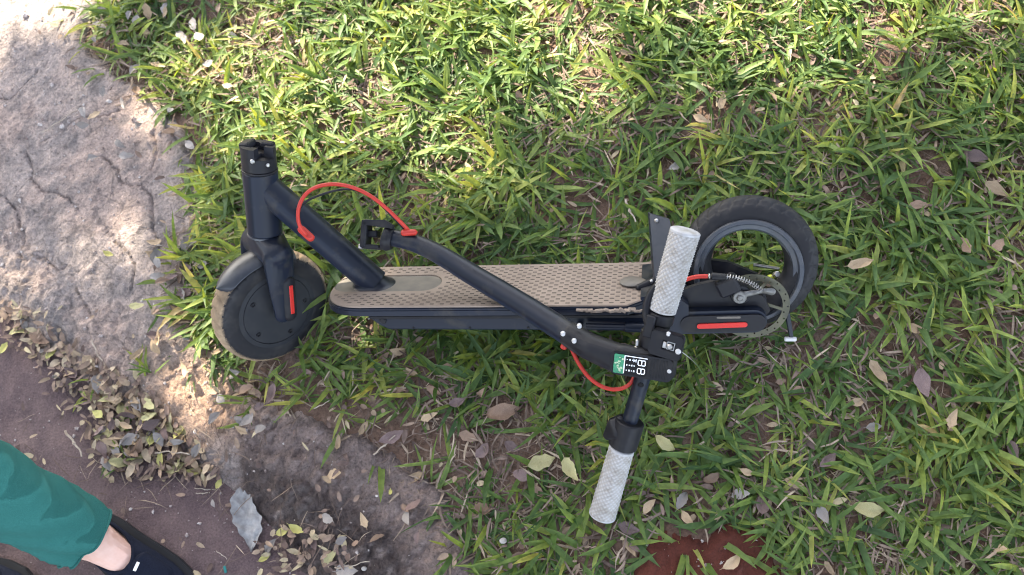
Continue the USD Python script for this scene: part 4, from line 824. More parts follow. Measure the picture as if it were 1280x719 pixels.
def leaf_mesh(seed):
    r = np.random.default_rng(seed); nu, nv = 11, 7; u = np.linspace(-0.5, 0.5, nu); v = np.linspace(-1, 1, nv); wd = r.uniform(0.19, 0.27); sk = r.uniform(-0.1, 0.14)
    tt = u + 0.5; half = wd * np.sin(PI * np.clip(tt, 0, 1) ** (0.8 + sk)) ** 0.85; half[0] = half[-1] = 0.006
    curl = (seed // 17) % 2; cu, cl_, tw = (r.uniform(0.45, 0.9) if curl else r.uniform(0.1, 0.35)) * r.choice([-1, 1]), (r.uniform(1.0, 1.9) if curl else r.uniform(0.2, 0.7)), r.uniform(-0.9, 0.9) * (1 if curl else 0.5); half = half * (1 + 0.10 * r.normal(0, 1, nu)); half[0] = half[-1] = 0.006; bend = r.uniform(-0.08, 0.08)
    U_, V_ = np.meshgrid(u, v, indexing='ij'); y = half[:, None] * V_; z = cl_ * np.abs(y) ** 1.25 * 0.55 + cu * (U_ ** 2) + tw * U_ * y
    z = z + 0.10 * (fbm2(U_ * 5 + seed, V_ * 2, 1.3, 2, seed) - 0.5); y = y + bend * np.cos(PI * U_)
    P = np.stack([U_, y, z - z.min() * 0.5], -1).reshape(-1, 3); i, j = np.meshgrid(np.arange(nu - 1), np.arange(nv - 1), indexing='ij')
    q = np.stack([i * nv + j, (i + 1) * nv + j, (i + 1) * nv + j + 1, i * nv + j + 1], -1).reshape(-1, 4)
    st_ = tube([(-0.49, y[0].mean(), z[0].mean() - z.min() * .5), (-0.56, y[0].mean() + .01, z[0].mean() - z.min() * .5 + .01), (-0.64, y[0].mean() + .03, z[0].mean() - z.min() * .5 + .02)], [0.012, 0.010, 0.008], 5)
    return cat_([tm((P, q)), st_])
PROTO = {}
for l, g in zip(LEAF, SPOT):
    px, py, ln, ang, kind, h, tilt, label, grp = l; shp = int(rng.integers(0, 6)); depth = (g - CAM) @ fwd; size = ln / FPX * depth
    a = math.radians(ang); g2_ = G(px + 12 * math.cos(a), py + 12 * math.sin(a)); hd_ = math.atan2(g2_[1] - g[1], g2_[0] - g[0])
    R_ = Rn.from_euler('ZYX', [hd_, math.radians(rng.normal(0, tilt)) - 0.0, math.radians(rng.normal(0, tilt))]).as_matrix()
    R_ = Rn.from_euler('xy', [0.13, -0.15]).as_matrix() @ R_ if px > 230 else R_
    zf = float((bank_z if BARE.contains(Point(*g[:2])) else lawn)(np.array([g[0]]), np.array([g[1]]))[0]); zp = float(path_z(np.array([g[0]]), np.array([g[1]]))[0]); zf = max(zf, zp)
    m = np.eye(4); m[:3, :3] = (R_ * size).T; m[3, :3] = (g[0], g[1], zf + h)
    x = UsdGeom.Xform.Define(stage, path_of('fallen_leaf')); p = x.GetPrim()
    if (kind, shp) not in PROTO:
        PROTO[(kind, shp)] = p.GetPath(); usdkit.mesh(stage, str(p.GetPath()) + '/blade', leaf_mesh(17 * shp + len(kind)), LOOK[KINDS[kind]], smooth=True)
    else:
        p.GetReferences().AddInternalReference(PROTO[(kind, shp)]); p.SetInstanceable(True)
    x.ClearXformOpOrder(); UsdGeom.Xformable(p).MakeMatrixXform().Set(Gf.Matrix4d(*m.ravel().tolist()))
    tag(p, label or ({'olive': 'olive', 'tan': 'tan', 'grey': 'greyish', 'purple': 'purple brown', 'brown': 'brown', 'yellow': 'pale yellow'}[kind] + (' curled dry leaf ' if shp % 2 else ' flat dry leaf ') + where(px, py, grp)), 'leaf', grp if label is None else None)
BIG = np.array([np.r_[s_[:2], l[2] / FPX * 1.35] for s_, l in zip(SPOT, LEAF) if l[0] > 400 or l[1] < 300])

# ---- green blades in tufts
X0, X1, Y0, Y1 = -1.9, 1.75, -0.32, 2.15
def lawn_density(x, y):
    px = topix(np.stack([x, y, lawn(x, y)], -1)); bd = bare_dist(x, y) + 0.05 * (fbm2(x, y, 14, 3, 61) - 0.5)
    d = sstep(-0.012, 0.09, bd) * (0.36 + 0.64 * sstep(0.36, 0.54, fbm2(x, y, 7, 3, 62)))
    def spot(cx_, cy_, rx, ry): return np.exp(-((px[..., 0] - cx_) / rx) ** 2 - ((px[..., 1] - cy_) / ry) ** 2)
    d = d * (1 - 0.42 * spot(390, 505, 100, 50)) * (1 - 0.35 * spot(560, 575, 120, 60)) * (1 - 0.7 * spot(690, 695, 80, 40)) * (1 - 0.4 * spot(160, 120, 80, 80))
    return d * sstep(-0.006, 0.022, red_dist(x, y) + 0.04 * (fbm2(x, y, 26, 3, 51) - 0.5)) * (edge_dist(x, y) > 0.03)
nt = 30000
tx, ty = rng.uniform(X0, X1, nt), rng.uniform(Y0, Y1, nt)
k = rng.random(nt) < lawn_density(tx, ty) * 0.80; tx, ty = tx[k], ty[k]
rt = np.array([(G(x, y)[0], G(x, y)[1]) for x, y in ((852, 690), (868, 700), (858, 684), (940, 668), (1000, 690), (890, 672))]); tx, ty = np.r_[tx, rt[:, 0]], np.r_[ty, rt[:, 1]]
nb = rng.integers(2, 8, len(tx)); bi = np.repeat(np.arange(len(tx)), nb); N = len(bi)
taz = rng.uniform(0, 2 * PI, len(tx)); ang = taz[bi] + rng.normal(0, 0.95, N)
bx, by_ = tx[bi] + rng.normal(0, 0.009, N), ty[bi] + rng.normal(0, 0.009, N)
size = (0.75 + 0.5 * fbm2(tx, ty, 7, 2, 66))[bi] * rng.uniform(0.45, 1.15, N)
Lb = 0.086 * size; Wb = 0.0102 * np.clip(size, 0.6, 1.1) * np.where(rng.random(N) < 0.2, rng.uniform(0.28, 0.55, N), rng.uniform(0.6, 1.25, N))
e0_ = np.radians(rng.uniform(6, 56, N)); e1_ = e0_ - np.radians(rng.uniform(8, 62, N))
P, V, F, per = strips(np.stack([bx, by_, lawn(bx, by_) - 0.002], -1), ang, Lb, Wb, e0_, e1_, 4, 0.35, lawn, 0.25)
keep = ~blocked(P.reshape(-1, 3)).reshape(P.shape[:2]).any(1)
from scipy.spatial import cKDTree
tree_ = cKDTree(BIG[:, :2]); dd_, ii_ = tree_.query(P[:, 2:].reshape(-1, 3)[:, :2]); cov = (dd_ < BIG[ii_, 2] * 0.42).reshape(N, -1).any(1); keep &= ~(cov & (rng.random(N) < 0.64))
V, F = take(V, F, keep, per); add_stuff('grass', V, F, 'grass', 'short broad bladed green lawn grass', 'grass')
# ---- the lawn beyond the photograph's edges
nt = 16000; tx, ty = rng.uniform(-4, 4.5, nt), rng.uniform(-2.5, 5.5, nt); k = ((tx < X0) | (tx > X1) | (ty < Y0) | (ty > Y1)) & (bare_dist(tx, ty) > 0.03) & (edge_dist(tx, ty) > 0.03); tx, ty = tx[k], ty[k]
bi = np.repeat(np.arange(len(tx)), 5); N = len(bi); bx, by_ = tx[bi] + rng.normal(0, 0.03, N), ty[bi] + rng.normal(0, 0.03, N); e0_ = np.radians(rng.uniform(10, 62, N))
P, V, F, per = strips(np.stack([bx, by_, lawn(bx, by_)], -1), rng.uniform(0, 2 * PI, N), rng.uniform(0.06, 0.13, N), rng.uniform(0.008, 0.013, N), e0_, e0_ - np.radians(rng.uniform(8, 62, N)), 3, 0, lawn, 0.25)
add_stuff('outer_grass', V, F, 'grass', 'lawn grass beyond the edges of the photograph', 'grass')
# ---- dry straw under the grass
nd = 75000
dx, dy = rng.uniform(X0, X1, nd), rng.uniform(Y0, Y1, nd); k = rng.random(nd) < sstep(-0.03, 0.05, bare_dist(dx, dy) + 0.06 * (fbm2(dx, dy, 14, 3, 71) - 0.5)) * (0.35 + 0.65 * sstep(0.4, 0.6, fbm2(dx, dy, 8, 3, 72))) * sstep(0.0, 0.02, red_dist(dx, dy)); dx, dy = dx[k], dy[k]; N = len(dx)
P, V, F, per = strips(np.stack([dx, dy, lawn(dx, dy) + 0.002 + 0.012 * rng.random(N)], -1), rng.uniform(0, 2 * PI, N), rng.uniform(0.012, 0.055, N), rng.uniform(0.0010, 0.0050, N), np.radians(rng.uniform(-4, 28, N)), np.radians(rng.uniform(-30, 6, N)), 3, 0.0, lawn, 0.5)
keep = ~blocked(P.reshape(-1, 3)).reshape(P.shape[:2]).any(1); V, F = take(V, F, keep, per); add_stuff('dry_grass', V, F, 'dry_grass', 'dry straw and dead blades matted under the lawn', 'dry grass')
# ---- crumbs of leaves in the grass, on the bank's rim and the heap
nf = 8000
fx, fy = rng.uniform(X0, X1, nf), rng.uniform(Y0, Y1, nf); pxf = topix(np.stack([fx, fy, lawn(fx, fy)], -1)); bd = bare_dist(fx, fy)
k = (rng.random(nf) < sstep(-0.10, 0.02, bd) * (0.3 + 0.7 * sstep(0.42, 0.6, fbm2(fx, fy, 7, 3, 81)))) & (red_dist(fx, fy) > 0.01) & (edge_dist(fx, fy) > 0.02)
fx, fy = fx[k], fy[k]
cx2, cy2 = rng.uniform(0, 470, 9000), rng.uniform(375, 719, 9000); PB9 = PILE.buffer(9)
ok = contains_xy(PB9, cx2, cy2) & (rng.random(9000) < 0.30) | (np.hypot((cx2 - 380) / 60, (cy2 - 695) / 34) < 1) & (rng.random(9000) < 0.25) | (rng.random(9000) < 0.01)
hg = Gs(cx2[ok], cy2[ok]); hx_, hy_ = hg[:, 0], hg[:, 1]
fx, fy = np.r_[fx, hx_], np.r_[fy, hy_]; N = len(fx)
def top_z(x, y): return np.maximum(np.maximum(np.where(bare_dist(x, y) < 0.0, bank_z(x, y), lawn(x, y)), path_z(x, y)), -1)
P, V, F, per = strips(np.stack([fx, fy, top_z(fx, fy) + 0.004 + 0.012 * rng.random(N)], -1), rng.uniform(0, 2 * PI, N), rng.uniform(0.008, 0.026, N), rng.uniform(0.004, 0.012, N), np.radians(rng.uniform(-5, 40, N)), np.radians(rng.uniform(-50, 20, N)), 3, 0.3, top_z)
keep = ~blocked(P.reshape(-1, 3)).reshape(P.shape[:2]).any(1); V, F = take(V, F, keep, per); add_stuff('leaf_fragments', V, F, 'fragment', 'crumbled bits of dead leaves', 'leaf fragments')
cx2, cy2 = rng.uniform(0, 300, 620), rng.uniform(375, 719, 620); ok = contains_xy(PILE.buffer(3), cx2, cy2); hg = Gs(cx2[ok], cy2[ok]); N = len(hg); cr = np.exp(-((cx2[ok] - 190) / 80) ** 2 - ((cy2[ok] - 540) / 50) ** 2)
P, V, F, per = strips(np.stack([hg[:, 0], hg[:, 1], top_z(hg[:, 0], hg[:, 1]) + 0.004 + (0.006 + 0.018 * cr) * rng.random(N)], -1), rng.uniform(0, 2 * PI, N), rng.uniform(0.016, 0.034, N), rng.uniform(0.008, 0.016, N), np.radians(rng.uniform(-25, 45, N)), np.radians(rng.uniform(-50, 30, N)), 4, 0.3, top_z)
add_stuff('small_dry_leaves', V, F, 'pale_leaf', 'small dry leaves packed in the heap at the foot of the bank', 'small leaves')
# ---- thin needles on the path, green sprigs in the heap
ns = 150; sx, sy = [], []
for _ in range(ns):
    x, y = (rng.normal(200, 90), rng.normal(585, 35)) if rng.random() < 0.75 else (rng.normal(390, 50), rng.normal(690, 22)); g = G(x, y, path_z); sx.append(g[0]); sy.append(g[1])
sx, sy = np.array(sx), np.array(sy); P, V, F, per = strips(np.stack([sx, sy, top_z(sx, sy) + 0.003], -1), rng.uniform(0, 2 * PI, ns), rng.uniform(0.02, 0.07, ns), rng.uniform(0.0009, 0.0018, ns), np.radians(rng.uniform(-2, 12, ns)), np.radians(rng.uniform(-12, 4, ns)), 4, 0, top_z, 0.5)
add_stuff('dry_needles', V, F, 'dry_grass', 'thin dry needles strewn on the path', 'needles')
sx, sy = [], []
for cx_, cy_, n_ in ((170, 535, 14), (150, 570, 10), (120, 490, 6), (185, 470, 8), (238, 330, 8), (225, 372, 10), (215, 395, 8)):
    for _ in range(n_): g = G(cx_ + rng.normal(0, 7), cy_ + rng.normal(0, 6)); sx.append(g[0]); sy.append(g[1])
sx, sy = np.array(sx), np.array(sy); N = len(sx); P, V, F, per = strips(np.stack([sx, sy, top_z(sx, sy)], -1), rng.uniform(0, 2 * PI, N), rng.uniform(0.03, 0.06, N), rng.uniform(0.004, 0.006, N), np.radians(rng.uniform(30, 70, N)), np.radians(rng.uniform(-30, 20, N)), 5, 0.35, top_z, 0.3)
add_stuff('grass_sprigs', V, F, 'grass', 'green grass sprigs growing through the leaf heap and the bank', 'grass')
# ---- grit on path, bank and red earth
gv, gf = [], []; ico = trimesh.creation.icosphere(1, 1.0)
for zf, px, py in ((path_z, rng.uniform(-60, 430, 520), rng.uniform(380, 760, 520)), (bank_z, rng.uniform(-20, 560, 2600), rng.uniform(20, 719, 2600)), (red_z, rng.normal(885, 55, 40), rng.normal(705, 25, 40))):
    g = Gs(px, py, zf); ed, bd = edge_dist(g[:, 0], g[:, 1]), bare_dist(g[:, 0], g[:, 1])
    ok = ed < 0.01 if zf is path_z else (bd < 0) & (ed > 0.02) & ((px < 330) | (rng.random(len(px)) < 0.15)) if zf is bank_z else red_dist(g[:, 0], g[:, 1]) < -0.005
    for q in g[ok]:
        r = (0.0014 if zf is bank_z else 0.0011) * rng.lognormal(0, 0.5); gv.append(ico.vertices * (1 + 0.25 * rng.normal(0, 1, (42, 1))) * r * rng.uniform(0.6, 1.2, 3) + q + [0, 0, r * 0.3]); gf.append(ico.faces + 42 * len(gf))
mat('grit', (0.16, 0.12, 0.11), 0.9, 0.2, noise=(0.42, 0.38, 0.36), scale=55, lo=0.42, hi=0.6)
tag(obj('grit', (np.vstack(gv), np.vstack(gf)), 'grit', None, False), 'small grit on path and bank', 'grit', None, 'stuff')

# ------------------------------------------------------------------ single small things
def ground_top(px, py, f=None):
    g = G(px, py, f or (lambda x, y: np.maximum(lawn_base(x, y), 0.0))); g[2] = float(top_z(g[:1], g[1:2])[0]); return g
g = ground_top(311, 648, path_z); e = ground_top(313, 700, path_z); hd_ = e - g; hd_ /= np.linalg.norm(hd_)
bl = np.random.default_rng(5); nu, nv = 28, 15; u = np.linspace(-0.5, 0.5, nu); v = np.linspace(-1, 1, nv); UU, VV = np.meshgrid(u, v, indexing='ij')
half = np.interp(u, [-0.5, -0.42, -0.25, -0.1, 0.0, 0.1, 0.25, 0.4, 0.5], [0.02, 0.09, 0.16, 0.175, 0.21, 0.19, 0.15, 0.06, 0.008]) * (1 + 0.08 * np.sin(u * 37)); yy = half[:, None] * VV + 0.06 * np.sin(UU * 5)
zz = 0.5 * np.abs(yy) * 0.8 * (1 - 0.8 * UU) + 0.010 * np.sin(UU * 30 + 4 * np.abs(VV)) + 0.10 * (fbm2(UU * 6, VV * 2, 1, 3, 7) - 0.5)
ii, jj = np.meshgrid(np.arange(nu - 1), np.arange(nv - 1), indexing='ij'); q_ = np.stack([ii * nv + jj, (ii + 1) * nv + jj, (ii + 1) * nv + jj + 1, ii * nv + jj + 1], -1).reshape(-1, 4)
PL = np.stack([UU, yy, zz - zz.min()], -1).reshape(-1, 3) * 0.128; sd_ = np.cross([0, 0, 1.0], hd_); PL = PL @ np.stack([hd_, sd_, [0, 0, 1.0]], 0) 
lf = thing('large_leaf', 'large crumpled silver grey leaf lying on the path at the foot of the bank', 'leaf', g + [0, 0, 0.004])
mat('silver_leaf', (0.16, 0.155, 0.155), 0.75, 0.25, noise=(0.29, 0.285, 0.28), scale=60, lo=0.35, hi=0.7, bump=0.4, bump_scale=220)
obj('blade', (PL, q_), 'silver_leaf', lf, True); obj('stalk', tube(spline([PL[7] + [0, 0, 0.001], PL[7] - hd_ * 0.008 + [0, 0, .002], PL[7] - hd_ * 0.016 + sd_ * 0.004], 8), 0.0013, 6), 'silver_leaf', lf)
TW = [((90, 540), (107, 574), 3.4, 'pale flat stick at the left of the leaf heap'), ((199, 571), (246, 569), 2.4, 'grey twig lying across the lower leaf heap'), ((244, 612), (270, 611), 1.4, 'upper of two short pale twigs below the heap'), ((246, 616), (263, 617), 1.6, 'lower of two short pale twigs below the heap'),
      ((395, 514), (414, 503), 1.8, 'short pale twig at the bank top under the front wheel'), ((470, 572), (494, 545), 2.4, 'bent twig on the lawn edge below the deck'), ((58, 170), (104, 146), 1.5, 'thin brown twig across the pale bank'), ((120, 426), (136, 462), 2.0, 'curved twig over the bank foot'), ((272, 688), (284, 700), 1.2, 'thin straw on the path right of the shoe'),
      ((422, 708), (465, 705), 1.5, 'thin twig at the foot of the bank near the bottom edge'), ((780, 262), (790, 290), 3.0, 'dry grey stick in the grass above the deck end')]
for a, b, w, lab in TW:
    f_ = None if a[1] < 500 or a[0] > 380 else path_z; A_, B_ = ground_top(*a, f_), ground_top(*b, f_); up_ = 0.004 if a[0] < 300 else 0.018; t_ = np.linspace(0, 1, 9)
    if lab.startswith('dry grey'): up_ = 0.04
    if 'heap' in lab and 'below' not in lab: up_ = 0.02
    Pt = A_ + np.outer(t_, B_ - A_); sdv = np.cross(B_ - A_, [0, 0, 1.0]); Pt = Pt + np.outer(np.sin(t_ * 3.1 + a[0]) * 0.06 + 0.02 * np.sin(t_ * 14), sdv) + [0, 0, up_]
    tg = thing('twig', lab, 'twig', A_); obj('stem', tube(Pt, w / FPX * 1.35 / 2 * np.linspace(1, 0.6, 9), 7), 'twig', tg, 40, off=A_)
    kb = 4; obj('bud', ball(Pt[kb], w / FPX * 1.35 * 0.75, 8), 'twig', tg, 40, off=A_)
bq = at(963, 348, 1.285); br = thing('berry', 'small yellow green berry lying inside the broken rear wheel rim', 'berry', bq); obj('flesh', ball((0, 0, 0), 0.0065, 20, (1, 1, 0.95)), 'berry', br, True); obj('stalk', tube([(0, 0, 0.005), (0.001, 0.001, 0.009), (0.003, 0.002, 0.012)], 0.0008, 6), 'twig', br)
mat('pebble', (0.36, 0.34, 0.32), 0.8, 0.2, noise=(0.25, 0.23, 0.21), scale=150)
for px, py, r, lab in ((629, 677, 0.0055, 'small white pebble in the grass at the lower edge'), (405, 697, 0.0045, 'small white pebble at the foot of the dark bank'), (456, 711, 0.0045, 'small pale pebble beside the whitish leaf'), (393, 670, 0.004, 'tiny pale pebble by the yellow leaves')):
    g = ground_top(px, py); pbm = trimesh.creation.icosphere(2, 1.0); pv = pbm.vertices * r * [1.2, 0.9, 0.7] * (1 + 0.25 * (fbm(pbm.vertices, 1.2, 2, px) - 0.5))[:, None]
    tag(obj('pebble', (pv + g + [0, 0, r * 0.5 + (0.012 if px > 600 else 0)], pbm.faces), 'pebble', None, True), lab, 'pebble')
mat('teal_plastic', (0.01, 0.13, 0.12), 0.45, 0.4); g = ground_top(282, 712, path_z)
tag(obj('plastic_scrap', xf(cbox((0.005, 0.013, 0.002), (0, 0, 0), 0.0006), Rn.from_euler('xyz', (0.15, 0.1, 0.35)).as_matrix(), g + [0, 0, 0.003]), 'teal_plastic', None, 30), 'tiny teal plastic scrap on the path at the bottom edge', 'scrap')

# ------------------------------------------------------------------ person standing on the path at the lower left
heel, toe = flat_pt(112, 655, 0.01), flat_pt(230, 757, 0.01)
def foot_frame(heel, toe):
    d = np.r_[toe - heel, 0]; d /= np.linalg.norm(d); return d, np.cross([0, 0, 1.0], d)
pr = thing('person', 'person in teal trousers and dark slip on shoes standing on the path at lower left', 'person', np.r_[(heel + toe) / 2, 0.0]); PB = np.r_[(heel + toe) / 2, 0.0]
def pob(name, mesh, m, smooth=50, label=None, parent=None): return obj(name, mesh, m, parent or pr, smooth, label, off=PB)
fd, fs = foot_frame(heel, toe); H3 = np.r_[heel, 0.0]
ank = H3 + fd * 0.062 + [0, 0, 0.088]
heelB, toeB = flat_pt(-120, 702, 0.01), flat_pt(24, 748, 0.01); fdB, fsB = foot_frame(heelB, toeB); HB3 = np.r_[heelB, 0.0]; ankB = HB3 + fdB * 0.045 + [0, 0, 0.088]
knee = ank + np.array([-0.24, 0.155, 0.34]); kneeB = ankB + np.array([-0.16, 0.02, 0.40])
pel = (knee + kneeB) / 2 + np.array([-0.10, -0.02, 0.44]); side_ = np.cross([0, 0, 1.0], np.array([0.75, -0.65, 0])); side_ /= np.linalg.norm(side_); front = np.array([0.755, -0.656, 0.0])
sgn = 1.0 if (ank - ankB) @ side_ > 0 else -1.0
hipA, hipB = pel + side_ * 0.09 * sgn, pel - side_ * 0.09 * sgn
ch = pel + np.array([-0.02, 0.0, 0.36]); nk = ch + [0, 0, 0.13]; hd0 = nk + front * 0.02 + [0, 0, 0.145]
def chain(pts, rad, n=18): return [capsule(pts[i], pts[i + 1], rad[i], rad[i + 1], n) for i in range(len(pts) - 1)]
B = []
for a_, kn, hp_, H_, d_, s_ in ((ank, knee, hipA, H3, fd, fs), (ankB, kneeB, hipB, HB3, fdB, fsB)):
    calf = a_ + (kn - a_) * 0.62 - d_ * 0.015
    B += chain([a_, a_ + (kn - a_) * 0.25, calf, kn, hp_], [0.036, 0.038, 0.054, 0.054, 0.082])
    B += [m3.Manifold.batch_hull([ball(H_ + d_ * 0.035 + [0, 0, 0.036], 0.027, 16), ball(a_, 0.034, 16), ball(H_ + d_ * 0.112 + [0, 0, 0.046], 0.026, 16, (1, 1, .9))]),
          m3.Manifold.batch_hull([ball(H_ + d_ * 0.112 + [0, 0, 0.040], 0.029, 16, (1, 1, .9)), ball(H_ + d_ * 0.185 + [0, 0, 0.026], 0.036, 16, (1, 1, 0.5)), ball(H_ + d_ * 0.225 + [0, 0, 0.020], 0.028, 16, (1, 1, 0.5))]),
          capsule(H_ + d_ * 0.035 + [0, 0, 0.034], H_ + d_ * 0.16 + [0, 0, 0.03], 0.026, 0.03)]
B += [m3.Manifold.batch_hull([ball(hipA, 0.095), ball(hipB, 0.095), ball(pel + [0, 0, 0.08], 0.11)]), m3.Manifold.batch_hull([ball(pel + [0, 0, 0.08], 0.115), ball(ch + side_ * 0.09, 0.10), ball(ch - side_ * 0.09, 0.10)]),
      m3.Manifold.batch_hull([ball(ch + side_ * 0.155 + [0, 0, 0.07], 0.052), ball(ch - side_ * 0.155 + [0, 0, 0.07], 0.052), ball(ch, 0.11)]), capsule(ch + [0, 0, 0.06], nk + [0, 0, 0.05], 0.062, 0.053)]
B += [m3.Manifold.batch_hull([ball(hd0, 0.088, 24, (0.95, 0.95, 1.1)), ball(hd0 + front * 0.035 - [0, 0, 0.075], 0.045, 16)]), capsule(hd0 + front * 0.088, hd0 + front * 0.100 - [0, 0, 0.025], 0.008, 0.013, 10), ball(hd0 + side_ * 0.086 - [0, 0, 0.01], 0.026, 12, (0.5, 0.5, 1.2)), ball(hd0 - side_ * 0.086 - [0, 0, 0.01], 0.026, 12, (0.5, 0.5, 1.2))]
SL = []; HANDS = []
for s_ in (1, -1):
    sh = ch + side_ * 0.165 * s_ + [0, 0, 0.06]; el_ = sh + side_ * 0.05 * s_ - [0, 0, 0.28] - front * 0.03; wr = el_ + front * 0.05 - [0, 0, 0.245] + side_ * 0.01 * s_
    B += chain([sh, el_, wr], [0.046, 0.038, 0.027]); SL.append((sh, el_))
    pm = wr - np.array([0, 0, 0.075]) + front * 0.012; B += [m3.Manifold.batch_hull([ball(wr, 0.024, 14), ball(pm + front * 0.026, 0.014, 12), ball(pm - front * 0.026, 0.013, 12)])]
    for q, ln in ((0.029, 0.070), (0.010, 0.080), (-0.009, 0.074), (-0.027, 0.056)):
        a0 = pm + front * q; b0 = a0 - np.array([0, 0, ln * 0.5]) + side_ * (-0.006 * s_); c0_ = b0 - np.array([0, 0, ln * 0.45]) - side_ * (0.018 * s_); B += chain([a0, b0, c0_], [0.0092, 0.0085, 0.007], 10)
    t0 = wr - np.array([0, 0, 0.025]) + front * 0.02; B += chain([t0, t0 + front * 0.028 - np.array([0, 0, 0.03]), t0 + front * 0.036 - np.array([0, 0, 0.062])], [0.013, 0.011, 0.008], 10)
body = m3.Manifold.batch_boolean(B, m3.OpType.Add)
pob('body', smoothed(body, 0.008, 10), 'skin', True)
# trousers: cuffs above the ankles, folds from noise
def trouser_leg(a_, kn, hp_, d_):
    c0_ = a_ + (kn - a_) / np.linalg.norm(kn - a_) * 0.018; ax_ = np.array([c0_, a_ + (kn - a_) * 0.35, a_ + (kn - a_) * 0.68 - d_ * 0.012, kn, kn + (hp_ - kn) * 0.55, hp_ + (hp_ - kn) * 0.10]); S_ = spline(ax_, 70)
    t_ = np.linspace(0, 1, 70); r_ = np.interp(t_, [0, 0.12, 0.3, 0.5, 0.75, 1], [0.0545, 0.060, 0.076, 0.080, 0.094, 0.108]); T = tube(S_, r_, 64, False); v = T.vertices
    ctr = np.repeat(S_, 64, 0); o_ = v - ctr; rr2 = np.linalg.norm(o_, axis=1); tt2 = np.repeat(t_, 64)
    w = 0.020 * (fbm(v * [1, 1, 1.0], 14, 3, 91) - 0.5) + 0.0075 * np.sin(tt2 * 95 + 2.5 * np.sin(8 * v[:, 0]) + 9 * o_[:, 0] / rr2) * np.exp(-tt2 / 0.12)
    outer = ctr + o_ * ((rr2 + w) / rr2)[:, None]; innr = ctr + o_ * ((rr2 + w - 0.0025) / rr2)[:, None]
    n_ = len(v); f2 = T.faces[:, ::-1] + n_; j = np.arange(64); k2 = (j + 1) % 64; rim = np.vstack([np.c_[j, j + n_, k2], np.c_[k2, j + n_, k2 + n_]]); e_ = n_ - 64
    rim2 = np.vstack([np.c_[e_ + j, e_ + k2, e_ + j + n_], np.c_[e_ + k2, e_ + k2 + n_, e_ + j + n_]])
    hem = tube(spline(np.vstack([outer[:64], outer[:1]]), 64), 0.0022, 8)
    return [trimesh.Trimesh(np.vstack([outer, innr]), np.vstack([T.faces, f2, rim, rim2]), process=False), hem]
tp = trouser_leg(ank, knee, hipA, fd) + trouser_leg(ankB, kneeB, hipB, fdB) + [smoothed(m3.Manifold.batch_hull([ball(hipA, 0.112), ball(hipB, 0.112), ball(pel + [0, 0, 0.1], 0.118)]), 0.015, 4)]
pob('trousers', cat_(tp), 'trousers', True)
pob('shirt', smoothed(m3.Manifold.batch_boolean([m3.Manifold.batch_hull([ball(hipA + [0, 0, 0.05], 0.128), ball(hipB + [0, 0, 0.05], 0.128), ball(pel + [0, 0, 0.1], 0.132), ball(ch + side_ * 0.09, 0.113), ball(ch - side_ * 0.09, 0.113)]), m3.Manifold.batch_hull([ball(ch + side_ * 0.155 + [0, 0, 0.07], 0.06), ball(ch - side_ * 0.155 + [0, 0, 0.07], 0.06), ball(ch, 0.12)])] + [capsule(a_, a_ + (b_ - a_) * 0.6, 0.060, 0.056) for a_, b_ in SL], m3.OpType.Add), 0.014, 6), 'shirt', True)
pob('hair', smoothed(m3.Manifold.batch_hull([ball(hd0 - front * 0.012 + [0, 0, 0.018], 0.098, 24), ball(hd0 - front * 0.05 - [0, 0, 0.05], 0.06, 16)]) - m3.Manifold.batch_hull([ball(hd0 + front * 0.11 - [0, 0, 0.03], 0.085, 20), ball(hd0 + front * 0.09 - [0, 0, 0.12], 0.09, 20)]), 0.012, 4), 'hair', True)
for s_ in (1, -1): pob('eye', ball(hd0 + front * 0.083 + side_ * 0.032 * s_, 0.009, 12), 'iris')
pob('mouth', m3.Manifold.batch_hull([ball(hd0 + front * 0.078 + side_ * 0.018 * s_ - [0, 0, 0.055], 0.005, 10) for s_ in (1, -1)]), 'lip')
